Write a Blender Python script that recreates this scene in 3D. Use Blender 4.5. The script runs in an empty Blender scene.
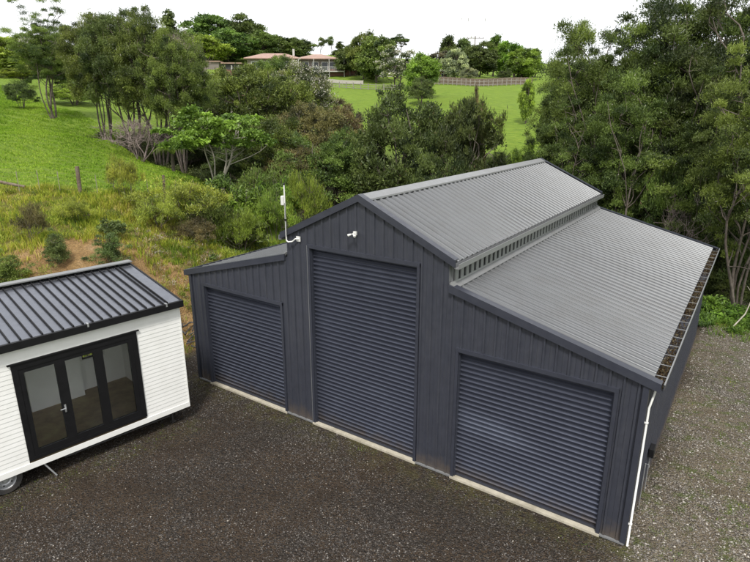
import bpy, math, random
import numpy as np
S=bpy.context.scene
COL=S.collection
R=math.radians

# ------------------------------------------------------------------ helpers
def mesh_np(name,V,F,mat=None,tint=None,smooth=False,nper=None):
    """V (n,3), F (m,k) all faces of k corners"""
    V=np.asarray(V,np.float32); F=np.asarray(F,np.int32); m,k=F.shape
    me=bpy.data.meshes.new(name)
    me.vertices.add(len(V)); me.vertices.foreach_set('co',V.ravel())
    me.loops.add(m*k); me.loops.foreach_set('vertex_index',F.ravel())
    me.polygons.add(m); me.polygons.foreach_set('loop_start',np.arange(m,dtype=np.int32)*k)
    try: me.polygons.foreach_set('loop_total',np.full(m,k,np.int32))
    except Exception: pass
    me.update(calc_edges=True)
    if smooth: me.polygons.foreach_set('use_smooth',np.ones(m,bool))
    if tint is not None:
        a=me.attributes.new('tint','FLOAT','FACE'); a.data.foreach_set('value',np.asarray(tint,np.float32))
    if mat: me.materials.append(mat)
    return me
def link(name,me,parent=None,loc=None):
    o=bpy.data.objects.new(name,me); COL.objects.link(o)
    if parent: o.parent=parent
    if loc is not None: o.location=loc
    return o
def root(name,loc,label,cat,group=None,rz=0):
    o=bpy.data.objects.new(name,None); COL.objects.link(o); o.location=loc; o.rotation_euler=(0,0,rz)
    o.empty_display_size=.3
    o['label']=label; o['category']=cat
    if group: o['group']=group
    return o
def tag(o,label=None,cat=None,group=None,kind=None):
    if label: o['label']=label
    if cat: o['category']=cat
    if group: o['group']=group
    if kind: o['kind']=kind
    return o
class MB:
    """collects boxes, tubes and sheets into ONE mesh"""
    def __init__(s): s.v=[]; s.f=[]
    def add(s,vs,fs):
        b=len(s.v); s.v+=[tuple(p) for p in vs]; s.f+=[tuple(i+b for i in f) for f in fs]; return s
    def box(s,x0,x1,y0,y1,z0,z1):
        return s.add([(x0,y0,z0),(x1,y0,z0),(x1,y1,z0),(x0,y1,z0),(x0,y0,z1),(x1,y0,z1),(x1,y1,z1),(x0,y1,z1)],
            [(0,3,2,1),(4,5,6,7),(0,1,5,4),(1,2,6,5),(2,3,7,6),(3,0,4,7)])
    def prism(s,prof,a,b):
        """closed profile of 3D points a-end, offset vector b-a"""
        n=len(prof); off=[b[i]-a[i] for i in range(3)]
        vs=[tuple(p) for p in prof]+[tuple(p[i]+off[i] for i in range(3)) for p in prof]
        fs=[tuple(range(n))[::-1],tuple(range(n,2*n))]+[(i,(i+1)%n,n+(i+1)%n,n+i) for i in range(n)]
        return s.add(vs,fs)
    def tube(s,pts,r0,r1=None,n=8,cap=True):
        r1=r0 if r1 is None else r1; P=[np.array(p,float) for p in pts]; m=len(P); vs=[]
        for i,p in enumerate(P):
            t=P[min(i+1,m-1)]-P[max(i-1,0)]; t/=np.linalg.norm(t)+1e-9
            a=np.cross(t,(0,0,1) if abs(t[2])<.9 else (1,0,0)); a/=np.linalg.norm(a); b=np.cross(t,a)
            r=r0+(r1-r0)*i/(m-1)
            for k in range(n):
                w=2*math.pi*k/n; vs.append(p+r*(math.cos(w)*a+math.sin(w)*b))
        fs=[(i*n+k,i*n+(k+1)%n,(i+1)*n+(k+1)%n,(i+1)*n+k) for i in range(m-1) for k in range(n)]
        if cap: fs+=[tuple(range(n)),tuple(range((m-1)*n,m*n))[::-1]]
        return s.add(vs,fs)
    def lathe(s,c,axis,prof,n=24):
        """profile of (radius, offset along axis)"""
        ax=np.array(axis,float); ax/=np.linalg.norm(ax); a=np.cross(ax,(0,0,1)); a/=np.linalg.norm(a); b=np.cross(ax,a); c=np.array(c,float); vs=[]
        for r,h in prof:
            for k in range(n):
                w=2*math.pi*k/n; vs.append(c+ax*h+r*(math.cos(w)*a+math.sin(w)*b))
        m=len(prof)
        fs=[(i*n+k,i*n+(k+1)%n,(i+1)*n+(k+1)%n,(i+1)*n+k) for i in range(m-1) for k in range(n)]
        return s.add(vs,fs)
    def build(s,name,mat,parent=None,smooth=False,bevel=0,loc=None):
        me=bpy.data.meshes.new(name); me.from_pydata([tuple(map(float,p)) for p in s.v],[],s.f); me.update()
        if smooth: me.polygons.foreach_set('use_smooth',np.ones(len(me.polygons),bool))
        me.materials.append(mat); o=link(name,me,parent,loc)
        if bevel:
            b=o.modifiers.new('bevel','BEVEL'); b.width=bevel; b.segments=2; b.limit_method='ANGLE'
        return o

# ------------------------------------------------------------------ materials
def newmat(name):
    m=bpy.data.materials.new(name); m.use_nodes=True; nt=m.node_tree; nt.nodes.clear()
    out=nt.nodes.new('ShaderNodeOutputMaterial'); b=nt.nodes.new('ShaderNodeBsdfPrincipled'); nt.links.new(b.outputs[0],out.inputs[0])
    return m,nt,b,out
def N(nt,typ,ins=None,**kw):
    n=nt.nodes.new(typ)
    for k,v in kw.items(): setattr(n,k,v)
    for k,v in (ins or {}).items():
        if hasattr(v,'is_output') or isinstance(v,bpy.types.NodeSocket): nt.links.new(v,n.inputs[k])
        else: n.inputs[k].default_value=v
    return n
def ramp(nt,fac,stops,interp='LINEAR'):
    n=nt.nodes.new('ShaderNodeValToRGB'); cr=n.color_ramp; cr.interpolation=interp
    while len(cr.elements)>1: cr.elements.remove(cr.elements[-1])
    cr.elements[0].position=stops[0][0]; c=stops[0][1]; cr.elements[0].color=tuple(c)+(1,) if not isinstance(c,(int,float)) else (c,c,c,1)
    for p,c in stops[1:]:
        e=cr.elements.new(p); e.color=tuple(c)+(1,) if not isinstance(c,(int,float)) else (c,c,c,1)
    nt.links.new(fac,n.inputs[0]); return n.outputs[0]
def mixc(nt,f,a,b,mode='MIX'):
    n=nt.nodes.new('ShaderNodeMix'); n.data_type='RGBA'; n.blend_type=mode
    for idx,v in ((0,f),(6,a),(7,b)):
        if isinstance(v,bpy.types.NodeSocket): nt.links.new(v,n.inputs[idx])
        else: n.inputs[idx].default_value=v if idx==0 else (tuple(v)+(1,) if len(v)==3 else v)
    return n.outputs[2]
def math_(nt,op,a,b=None,clamp=False):
    n=nt.nodes.new('ShaderNodeMath'); n.operation=op; n.use_clamp=clamp
    for i,v in enumerate((a,b)):
        if v is None: continue
        if isinstance(v,bpy.types.NodeSocket): nt.links.new(v,n.inputs[i])
        else: n.inputs[i].default_value=v
    return n.outputs[0]
def noise(nt,co,scale,detail=4,rough=.55,dist=0):
    n=N(nt,'ShaderNodeTexNoise',{'Scale':scale,'Detail':detail,'Roughness':rough,'Distortion':dist}); nt.links.new(co,n.inputs['Vector']); return n
def objco(nt): return nt.nodes.new('ShaderNodeTexCoord').outputs['Object']
def bump(nt,b,h,strength,dist):
    n=N(nt,'ShaderNodeBump',{'Strength':strength,'Distance':dist,'Height':h}); nt.links.new(n.outputs[0],b.inputs['Normal']); return n

def painted(name,col,rough=.45,var=.12,dirt=None,dirt_amt=0,metal=0,scale=3,spec=.5,streak=False,rv=1.):
    m,nt,b,_=newmat(name); co=objco(nt)
    n1=noise(nt,co,scale,6,.6)
    c=mixc(nt,ramp(nt,n1.outputs[0],[(.3,0.),(.7,1.)]),[x*(1-var) for x in col],[x*(1+var) for x in col])
    if dirt:
        mp=N(nt,'ShaderNodeMapping',{'Scale':(6,6,.5) if streak else (1,1,1)}); nt.links.new(co,mp.inputs[0])
        n2=noise(nt,mp.outputs[0],2.2,7,.65)
        f=math_(nt,'MULTIPLY',ramp(nt,n2.outputs[0],[(.45,0.),(.75,1.)]),dirt_amt)
        c=mixc(nt,f,c,dirt)
    nt.links.new(c,b.inputs['Base Color']); b.inputs['Metallic'].default_value=metal; b.inputs['Specular IOR Level'].default_value=spec
    n3=noise(nt,co,9,3); r=N(nt,'ShaderNodeMapRange',{'From Min':.3,'From Max':.7,'To Min':max(0,rough-.08*rv),'To Max':min(1,rough+.12*rv),'Value':n3.outputs[0]})
    nt.links.new(r.outputs[0],b.inputs['Roughness'])
    return m

M={}
M['wall']=painted('wall_steel',(.033,.036,.049),.42,.10,(.075,.075,.08),.25,streak=True)
M['wall_trim']=painted('trim_steel',(.032,.035,.048),.36,.08)
M['door_steel']=None
M['roof']=painted('roof_steel',(.115,.12,.126),.38,.06,(.08,.077,.072),.35,metal=.4,scale=1.2,rv=.2)
M['flash']=painted('flashing_steel',(.20,.205,.21),.42,.05,(.14,.13,.12),.3,metal=.2)
M['vent_dark']=painted('clerestory_steel',(.12,.122,.13),.45,.1)
M['concrete']=painted('concrete',(.40,.37,.30),.85,.15,(.16,.14,.09),.7,scale=5,spec=.2)
M['white']=painted('white_weatherboard',(.77,.77,.75),.5,.03,(.55,.55,.5),.25)
M['whiteplastic']=painted('white_plastic',(.62,.62,.60),.35,.04)
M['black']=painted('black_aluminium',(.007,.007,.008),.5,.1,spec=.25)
M['cabroof']=painted('cabin_roof_steel',(.20,.21,.24),.30,.05,metal=.92)
M['rubber']=painted('tyre_rubber',(.02,.02,.021),.8,.15,(.1,.085,.07),.5)
M['steel']=painted('galvanised_steel',(.42,.43,.44),.4,.1,metal=.6,scale=12)
M['lining']=painted('interior_lining',(.88,.88,.86),.7,.03,(.65,.63,.58),.2)
M['darksteel']=painted('chassis_steel',(.03,.03,.032),.6,.2,(.1,.07,.05),.3)
M['bark']=painted('bark',(.115,.095,.08),.9,.4,(.25,.24,.22),.35,scale=6,spec=.1)
M['palebark']=painted('pale_bark',(.36,.33,.28),.9,.25,scale=6,spec=.1)
M['deadwood']=painted('dead_twigs',(.27,.22,.20),.9,.25,scale=5,spec=.1)
M['post']=painted('weathered_post',(.13,.10,.075),.9,.35,(.3,.28,.24),.5,scale=14,spec=.1)
M['batten']=painted('pale_batten',(.27,.25,.18),.9,.2,scale=14,spec=.1)
M['housewall']=painted('house_wall',(.17,.145,.13),.8,.1)
M['housetile']=painted('roof_tile',(.30,.20,.16),.8,.15,scale=1)
M['brownfence']=painted('brown_timber',(.13,.06,.045),.8,.25,scale=2)
M['greyrail']=painted('grey_rail',(.24,.22,.20),.85,.25,scale=2)
M['palewall']=painted('pale_block',(.38,.35,.32),.85,.1)
M['housetrim']=painted('house_trim',(.42,.41,.39),.7,.1)
M['houseglass']=painted('dark_window',(.03,.035,.04),.12,.1)

def roller_mat():
    m,nt,b,_=newmat('roller_door_steel'); co=objco(nt)
    n1=noise(nt,co,1.3,5,.6,.6)
    sx=N(nt,'ShaderNodeSeparateXYZ',{0:co}).outputs
    # dusty patch wiped across the right hand door: a band falling off from its left edge
    px=math_(nt,'MULTIPLY',math_(nt,'SUBTRACT',sx[0],9.1),math_(nt,'SUBTRACT',sx[0],9.1)); pz=math_(nt,'ADD',math_(nt,'SUBTRACT',sx[2],1.45),math_(nt,'MULTIPLY',math_(nt,'SUBTRACT',sx[0],9.1),.12))
    q=math_(nt,'ADD',math_(nt,'MULTIPLY',px,.55),math_(nt,'MULTIPLY',math_(nt,'MULTIPLY',pz,pz),9.))
    patch=math_(nt,'MULTIPLY',math_(nt,'SUBTRACT',1.,q,True),math_(nt,'MULTIPLY',n1.outputs[0],1.5,True))
    f=math_(nt,'ADD',math_(nt,'MULTIPLY',patch,.6),ramp(nt,n1.outputs[0],[(.5,0.),(.8,.22)]),True)
    base=mixc(nt,f,(.085,.093,.125),(.17,.19,.245))
    nt.links.new(base,b.inputs['Base Color']); b.inputs['Roughness'].default_value=.33; b.inputs['Metallic'].default_value=.72
    return m
M['door_steel']=roller_mat()
def splash(m):   # mud splashed up the foot of the cladding
    nt=m.node_tree; b=next(n for n in nt.nodes if n.type=='BSDF_PRINCIPLED'); old=b.inputs['Base Color'].links[0].from_socket
    co=objco(nt); z=N(nt,'ShaderNodeSeparateXYZ',{0:co}).outputs[2]; n1=noise(nt,co,4,6,.7)
    h=math_(nt,'SUBTRACT',math_(nt,'MULTIPLY',n1.outputs[0],.95),z); f=math_(nt,'MULTIPLY',ramp(nt,h,[(.05,0.),(.5,.75)]),1.)
    nt.links.new(mixc(nt,f,old,(.10,.078,.058)),b.inputs['Base Color'])
splash(M['wall']); splash(M['door_steel'])
def floor_mat():
    m,nt,b,_=newmat('cabin_floor'); co=objco(nt)
    n1=noise(nt,co,2.2,6,.65); c=ramp(nt,n1.outputs[0],[(.3,(.18,.13,.08)),(.5,(.28,.21,.125)),(.7,(.38,.33,.17))])
    nt.links.new(c,b.inputs['Base Color']); b.inputs['Roughness'].default_value=.5; return m
M['floor']=floor_mat()
def glass_mat():
    m,nt,b,out=newmat('window_glass')
    g=N(nt,'ShaderNodeBsdfGlossy',{'Roughness':.02,'Color':(.9,.95,1,1)}); t=N(nt,'ShaderNodeBsdfTransparent',{'Color':(.97,.98,.98,1)})
    fr=N(nt,'ShaderNodeFresnel',{'IOR':1.5}); f=math_(nt,'MULTIPLY',fr.outputs[0],1.1,True)
    mx=N(nt,'ShaderNodeMixShader',{0:f,1:t.outputs[0],2:g.outputs[0]}); nt.links.new(mx.outputs[0],out.inputs[0]); return m
M['glass']=glass_mat()

def foliage_mat():
    m,nt,b,out=newmat('foliage')
    oi=nt.nodes.new('ShaderNodeObjectInfo'); at=N(nt,'ShaderNodeAttribute',attribute_name='tint',attribute_type='GEOMETRY')
    t=at.outputs['Fac']
    dark=mixc(nt,1.,oi.outputs['Color'],(.34,.40,.40),'MULTIPLY'); light=mixc(nt,1.,oi.outputs['Color'],(2.1,1.95,1.4),'MULTIPLY')
    c=mixc(nt,t,dark,light)
    # a share of dry or tip leaves
    fl=math_(nt,'GREATER_THAN',t,2.0)
    c=mixc(nt,fl,c,(.62,.58,.52))
    fl2=math_(nt,'LESS_THAN',t,-1.0)
    c=mixc(nt,fl2,c,(.16,.095,.06))
    hs=N(nt,'ShaderNodeHueSaturation',{'Color':c}); nt.links.new(math_(nt,'ADD',math_(nt,'MULTIPLY',oi.outputs['Random'],.03),.485),hs.inputs['Hue'])
    nt.links.new(math_(nt,'ADD',math_(nt,'MULTIPLY',oi.outputs['Random'],.25),.88),hs.inputs['Value'])
    d=N(nt,'ShaderNodeBsdfDiffuse',{'Color':hs.outputs[0]}); tr=N(nt,'ShaderNodeBsdfTranslucent',{'Color':hs.outputs[0]}); g=N(nt,'ShaderNodeBsdfGlossy',{'Roughness':.55,'Color':(.5,.5,.5,1)})
    m1=N(nt,'ShaderNodeMixShader',{0:.32,1:d.outputs[0],2:tr.outputs[0]}); m2=N(nt,'ShaderNodeMixShader',{0:.05,1:m1.outputs[0],2:g.outputs[0]})
    nt.links.new(m2.outputs[0],out.inputs[0]); return m
M['leaf']=foliage_mat()
SKY,SUNE,EXPO=.09,2.3,.75
TP=[
(-17.1, -0.0, 4.47),(-14.4, 1.3, 4.36),(-12.0, 3.5, 4.38),(-10.2, 6.5, 3.85),(-10.2, 9.5, 3.33),(-9.6, -0.9, 3.23),
(-7.8, 0.3, 3.31),(-6.8, 1.6, 3.12),(-6.6, 3.6, 2.58),(-7.0, -2.2, 2.63),(-5.8, -0.8, 2.93),(-5.1, 0.9, 2.67),
(-4.8, 1.8, 1.85),(-8.2, 8.5, 1.05),(-9.8, 14.7, 1.23),(-64.5, 9.9, 11.7),(-50.4, 17.2, 8.8),(-37.6, 16.2, 7.19),
(-27.6, 14.6, 5.83),(-26.7, 6.7, 6.02),(-19.7, 6.7, 5.12),(-16.9, 8.6, 4.85),(-18.6, 12.3, 4.49),(-13.9, 11.9, 3.43),
(-18.7, 3.2, 4.91),(-14.1, 5.7, 4.57),(-39.6, 2.8, 6.49),(-25.5, -4.5, 4.7),(-90.3, 34.7, 12.52),(-75.9, 32.4, 11.75),
(-59.4, 31.6, 9.72),(-149.4, 60.9, 20.01),(-119.2, 69.4, 19.21),(-28.4, 16.5, 3.67),(-24.4, 18.0, 3.0),(-19.7, 18.8, 2.48),
(-25.0, 27.3, 4.39),(-40.6, 33.6, 7.89),(-16.7, 23.3, 1.84),(-13.5, 25.5, 1.85),(-8.9, 28.6, 1.85),(-5.1, 31.3, 2.24),
(-1.9, 35.9, 2.81),(1.0, 42.7, 3.68),(-55.8, 46.2, 11.37),(-42.3, 61.5, 7.96),(-37.4, 71.0, 9.52),(-24.9, 61.3, 7.68),
(-16.1, 61.3, 6.7),(-9.1, 50.3, 3.76),(-12.7, 47.9, 3.76),(-60.7, 85.3, 11.92),(-43.0, 95.0, 12.62),(-26.0, 99.3, 11.67),
(-68.0, 98.4, 13.74),(-89.5, 101.9, 16.3),(-94.3, 80.5, 15.64),(-94.2, 92.6, 16.01),(-86.5, 110.0, 17.08),(-124.7, 114.1, 23.08),
(-110.7, 129.8, 22.37),(-66.6, 117.6, 16.56),(-52.0, 127.6, 15.86),(-37.4, 137.6, 15.87),(-71.0, 175.2, 20.46),(-24.9, 146.2, 15.88),
(-4.0, 160.5, 15.9),(24.5, 143.6, 13.91),(-103.8, 177.0, 23.79),(-172.3, 142.2, 30.18),(-3.4, 70.0, 7.95),(10.3, 79.4, 7.96),
(-2.5, -8.0, 0.9),(-2.6, 0.0, 0.7),(-3.4, 5.0, 0.6),(-3.6, 10.0, 0.5),(2.0, 15.0, -0.3),(8.0, 15.5, -0.6),
(14.0, 16.0, -0.3),(20.0, 16.0, -0.2),(8.0, 22.0, -2.2),(14.0, 22.0, -1.2),(22.0, 22.0, -0.5),(4.0, 26.0, -3.0),
(16.0, 32.0, -2.0),(30.0, 30.0, 0.0),(26.0, 10.0, 0.0),(26.0, -10.0, 0.0),(10.0, -26.0, 0.0),(-6.0, -16.0, 2.0),
(-14.0, -12.0, 4.0),(-4.0, 18.0, -0.5),(0.0, 22.0, -2.2),(-1.0, 0.0, 0.0),(0.0, 10.0, 0.0),(6.0, 6.0, 0.0),
(14.0, 6.0, 0.0),(14.0, -8.0, 0.0),(6.0, -14.0, 0.0),(0.0, -20.0, 0.0),(26.0, 50.0, 2.0),(40.0, 60.0, 5.0)
]
def _smooth(a,b,t):
    t=np.clip((t-a)/(b-a),0,1); return t*t*(3-2*t)
def _rbf_setup():
    P=np.array(TP,float); X=P[:,:2]/30; n=len(P)
    d=np.linalg.norm(X[:,None]-X[None],axis=2)
    A=np.zeros((n+3,n+3)); A[:n,:n]=d+np.eye(n)*-0.02; A[:n,n]=1; A[:n,n+1:]=X; A[n,:n]=1; A[n+1:,:n]=X.T
    b=np.zeros(n+3); b[:n]=P[:,2]
    return X,np.linalg.solve(A,b)
_RX,_RW=_rbf_setup()
def yard_sd(x,y):
    # distance outside the flat yard (left edge, back edge behind the shed)
    xl=-1.7-0.10*np.clip(y,0,30)+0.35*np.sin(y*0.9)+0.2*np.sin(y*2.3+1)
    yb=np.where(x<8,13.2,13.6)+0.4*np.sin(x*0.8)+ np.clip(x-12,0,6)*0.1
    dx=np.maximum(xl-x,0); dy=np.maximum(y-yb,0)
    dd=np.hypot(dx,dy)
    dd=np.maximum(dd,np.maximum(x-22,0)); dd=np.maximum(dd,np.maximum(-22-y,0))
    return dd
def terrain(x,y):
    x=np.asarray(x,float); y=np.asarray(y,float); sh=x.shape
    q=np.stack([x.ravel(),y.ravel()],1)/30
    out=np.empty(len(q))
    for i in range(0,len(q),20000):
        s=q[i:i+20000]; d=np.linalg.norm(s[:,None]-_RX[None],axis=2)
        out[i:i+20000]=d@_RW[:len(_RX)]+_RW[len(_RX)]+s@_RW[len(_RX)+1:]
    z=out.reshape(sh)
    far=np.hypot(x+20,y-20)
    z=z*(1-_smooth(230,420,far))+24*_smooth(230,420,far)
    sd=yard_sd(x,y)
    k=_smooth(0,3.0,sd)
    n=0.18*np.sin(x*1.3+0.5*y)*np.sin(y*1.1-0.3*x)+0.10*np.sin(x*2.9+1)*np.sin(y*3.3)
    n2=0.25*np.sin(x*.31+1)*np.sin(y*.27+2)
    near=np.exp(-(far/60)**2)
    return (z+n2)*k+n*k*near*np.where(x<-12,.35,1.0)

# ------------------------------------------------------------------ terrain
def ground_mat():
    m,nt,b,_=newmat('ground'); co=objco(nt)
    A=lambda n: N(nt,'ShaderNodeAttribute',attribute_name=n,attribute_type='GEOMETRY').outputs['Fac']
    big=noise(nt,co,.35,4,.6); mid=noise(nt,co,1.6,5,.65); fine=noise(nt,co,14,5,.7); vfine=noise(nt,co,60,3,.7)
    # --- yard
    vo=N(nt,'ShaderNodeTexVoronoi',{'Scale':34.0,'Randomness':1.0}); nt.links.new(co,vo.inputs['Vector'])
    vo2=N(nt,'ShaderNodeTexVoronoi',{'Scale':17.0,'Randomness':1.0}); nt.links.new(co,vo2.inputs['Vector'])
    sep=N(nt,'ShaderNodeSeparateColor',{'Color':vo.outputs['Color']}); sep2=N(nt,'ShaderNodeSeparateColor',{'Color':vo2.outputs['Color']})
    dirt=ramp(nt,mid.outputs[0],[(.3,(.028,.020,.014)),(.5,(.058,.040,.026)),(.7,(.105,.074,.045))])
    stone=ramp(nt,sep.outputs[0],[(0,(.010,.009,.009)),(.42,(.030,.026,.025)),(.72,(.075,.068,.064)),(.9,(.15,.135,.125)),(1,(.25,.23,.21))])
    stone=mixc(nt,math_(nt,'MULTIPLY',vo.outputs['Distance'],1.1,True),stone,(.025,.022,.018))
    k=math_(nt,'ADD',math_(nt,'MULTIPLY',big.outputs[0],1.5),math_(nt,'MULTIPLY',mid.outputs[0],1.0))
    k=ramp(nt,k,[(.0,0.),(.98,0.12),(1.,.12)]) if False else ramp(nt,math_(nt,'MULTIPLY',k,.4),[(.40,.10),(.60,.95)])
    th=math_(nt,'GREATER_THAN',k,sep.outputs[1])
    yard=mixc(nt,th,dirt,stone)
    yard=mixc(nt,.35,yard,ramp(nt,fine.outputs[0],[(.3,(.012,.009,.008)),(.7,(.10,.080,.062))]))
    # lighter gravel on the right hand side
    pale=A('pale')
    pst=ramp(nt,sep.outputs[0],[(0,(.05,.042,.034)),(.45,(.16,.137,.112)),(.8,(.30,.27,.235)),(1,(.55,.52,.48))])
    pst=mixc(nt,math_(nt,'MULTIPLY',vo.outputs['Distance'],.9,True),pst,(.06,.052,.04))
    pd=ramp(nt,mid.outputs[0],[(.3,(.11,.088,.060)),(.55,(.18,.15,.105)),(.75,(.25,.215,.155))])
    py=mixc(nt,math_(nt,'GREATER_THAN',k,sep.outputs[1]),pd,pst)
    weed=ramp(nt,noise(nt,co,2.6,7,.75).outputs[0],[(.50,0.),(.60,.75)])
    py=mixc(nt,weed,py,(.085,.11,.03))
    yard=mixc(nt,math_(nt,'MULTIPLY',pale,1.,True),yard,py)
    moss=math_(nt,'MULTIPLY',A('moss'),ramp(nt,noise(nt,co,3.5,5,.7).outputs[0],[(.42,0.),(.62,.8)]))
    yard=mixc(nt,math_(nt,'MULTIPLY',moss,.6),yard,(.10,.095,.03))
    # --- rough bank
    rough=ramp(nt,mid.outputs[0],[(.3,(.10,.115,.025)),(.5,(.19,.19,.04)),(.7,(.27,.21,.08))])
    rough=mixc(nt,ramp(nt,fine.outputs[0],[(.35,.6),(.6,0.)]),rough,(.05,.04,.02))
    bare=ramp(nt,mid.outputs[0],[(.3,(.24,.14,.06)),(.55,(.36,.23,.10)),(.75,(.45,.31,.17))])
    bare=mixc(nt,ramp(nt,fine.outputs[0],[(.4,.55),(.55,0.)]),bare,(.12,.08,.04))
    rough=mixc(nt,ramp(nt,math_(nt,'ADD',A('bare'),math_(nt,'MULTIPLY',math_(nt,'SUBTRACT',mid.outputs[0],.5),1.3)),[(.4,0.),(.6,1.)]),rough,bare)
    # --- paddock
    mp=N(nt,'ShaderNodeMapping',{'Rotation':(0,0,R(-18)),'Scale':(.55,2.6,1.2)}); nt.links.new(co,mp.inputs[0])
    tr=noise(nt,mp.outputs[0],1.3,6,.7,.4)
    padc=ramp(nt,tr.outputs[0],[(.30,(.07,.11,.018)),(.43,(.135,.22,.026)),(.55,(.185,.275,.032)),(.66,(.235,.30,.045)),(.8,(.30,.30,.09))])
    padc=mixc(nt,ramp(nt,big.outputs[0],[(.4,.0),(.65,.35)]),padc,(.14,.20,.03))
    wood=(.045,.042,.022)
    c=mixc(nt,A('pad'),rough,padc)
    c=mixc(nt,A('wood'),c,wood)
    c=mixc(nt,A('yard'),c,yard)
    nt.links.new(c,b.inputs['Base Color']); b.inputs['Roughness'].default_value=.92; b.inputs['Specular IOR Level'].default_value=.15
    h=math_(nt,'ADD',math_(nt,'MULTIPLY',fine.outputs[0],.6),math_(nt,'SUBTRACT',math_(nt,'MULTIPLY',tr.outputs[0],1.2),math_(nt,'MULTIPLY',vo.outputs['Distance'],.9)))
    bump(nt,b,h,1.,.06)
    return m
def grad(lo,hi,step,grow,lim0,lim1):
    c=list(np.arange(lo,hi+1e-6,step)); s=step; 
    x=hi
    while x<lim1: s*=grow; x+=s; c.append(x)
    s=step; x=lo
    while x>lim0: s*=grow; x-=s; c.insert(0,x)
    return np.array(c)
gx=grad(-18,20,.28,1.045,-900,700); gy=grad(-12,22,.28,1.045,-300,1100)
X,Y=np.meshgrid(gx,gy,indexing='ij'); Z=terrain(X,Y)
sd=yard_sd(X,Y)
rs=np.random.RandomState(5)
nx,ny=X.shape
idx=np.arange(nx*ny).reshape(nx,ny)
F=np.stack([idx[:-1,:-1],idx[1:,:-1],idx[1:,1:],idx[:-1,1:]],-1).reshape(-1,4)
V=np.stack([X,Y,Z],-1).reshape(-1,3)
me=mesh_np('ground',V,F,ground_mat(),smooth=True)
def vattr(n,val):
    a=me.attributes.new(n,'FLOAT','POINT'); a.data.foreach_set('value',np.clip(val,0,1).astype(np.float32).ravel())
vattr('yard',1-_smooth(.0,.55,sd*(1+.5*np.sin(X*3)*np.sin(Y*4))))
vattr('pale',_smooth(11.3,12.6,X+.35*np.sin(Y*1.3))*_smooth(-4.5,-1.2,Y+.3*np.sin(X*2)+ (X-12)*.8))
vattr('moss',np.exp(-(np.maximum(-Y-.15,0)/.55)**2)*(Y<.1)*(X>-.5)*(X<12.3)+.6*np.exp(-((X-1.9+ (Y+1.7)*-.16)/.45)**2)*(Y<-1.6)*(Y>-9))
# fence line from (-14.5,1.2) to (-8.3,8.6): paddock beyond
def fence_side(x,y):
    ax,ay,bx,by=-12.1,3.4,-9.3,6.6
    return ((bx-ax)*(y-ay)-(by-ay)*(x-ax))/math.hypot(bx-ax,by-ay)
fs=fence_side(X,Y)
gully=np.exp(-((Y-(17.5-.16*(X+14)))/4.2)**2)*(X<-9)
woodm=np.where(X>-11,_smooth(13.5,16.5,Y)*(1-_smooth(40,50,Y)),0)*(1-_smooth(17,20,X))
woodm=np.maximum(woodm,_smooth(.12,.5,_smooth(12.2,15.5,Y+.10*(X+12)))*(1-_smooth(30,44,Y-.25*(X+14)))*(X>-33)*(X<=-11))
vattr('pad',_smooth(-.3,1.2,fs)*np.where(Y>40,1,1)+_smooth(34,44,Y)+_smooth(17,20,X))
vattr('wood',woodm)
bare=np.exp(-(((X+6.4)/2.5)**2+((Y-.1)/2.3)**2))*1.4+np.exp(-(((X+4.9)/1.4)**2+((Y-1.0)/2.)**2))*.8+np.exp(-(((X+3.1)/1.7)**2+((Y-3.8)/3.2)**2))*1.2+.28*np.exp(-((X+3)/1.3)**2)*(Y<14)
vattr('bare',bare)
g=link('ground',me); tag(g,'sloping green paddocks, grassy bank and dark gravel yard around the shed','ground',kind='structure')
def hz(x,y): return float(terrain(np.array([x],float),np.array([y],float))[0])

# loose stones over the yard
rs=np.random.RandomState(11)
def stones(n,xr,yr,smin,smax,name,dens,cols):
    x=rs.uniform(*xr,n); y=rs.uniform(*yr,n); keep=(rs.rand(n)<dens(x,y))&(yard_sd(x,y)<.6)
    keep&=~((x>-.05)&(x<12.05)&(y>-.1)&(y<11.8))
    x=x[keep]; y=y[keep]; n=len(x); s=smin+(smax-smin)*rs.rand(n)**3
    z=terrain(x,y)
    u=np.array([(1,0,0),(0,1,0),(-1,0,0),(0,-1,0),(0,0,.75),(0,0,-.6)],float)
    P=u[None]*(s[:,None,None]*rs.uniform(.6,1.25,(n,6,1)))
    a=rs.uniform(0,6.28,n); ca,sa=np.cos(a)[:,None],np.sin(a)[:,None]
    x2=P[:,:,0]*ca-P[:,:,1]*sa; y2=P[:,:,0]*sa+P[:,:,1]*ca
    Vv=np.stack([x2+x[:,None],y2+y[:,None],P[:,:,2]+z[:,None]+s[:,None]*.2],-1).reshape(-1,3)
    f=np.array([(0,1,4),(1,2,4),(2,3,4),(3,0,4)]); Ff=(f[None]+np.arange(n)[:,None,None]*6).reshape(-1,3)
    t=np.repeat(rs.rand(n),4)
    m,nt,b,_=newmat(name+'_stone'); at=N(nt,'ShaderNodeAttribute',attribute_name='tint',attribute_type='GEOMETRY')
    nt.links.new(ramp(nt,at.outputs['Fac'],cols),b.inputs['Base Color']); b.inputs['Roughness'].default_value=.8
    me=mesh_np(name,Vv,Ff,m,t); return link(name,me)
def lump(x,y): return .5+.5*np.sin(x*1.1+np.sin(y*.9)*1.7)*np.sin(y*1.35+np.sin(x*.7)*1.3)
o=stones(150000,(-2.5,15),(-8.5,1.5),.006,.020,'gravel',lambda x,y:.10+.9*lump(x,y)**1.3,[(0,(.032,.027,.025)),(.5,(.075,.066,.060)),(.85,(.13,.12,.11)),(.97,(.20,.185,.165)),(1,(.32,.29,.25))])
tag(o,'loose grey gravel scattered over the dark yard','gravel',kind='stuff')
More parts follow.
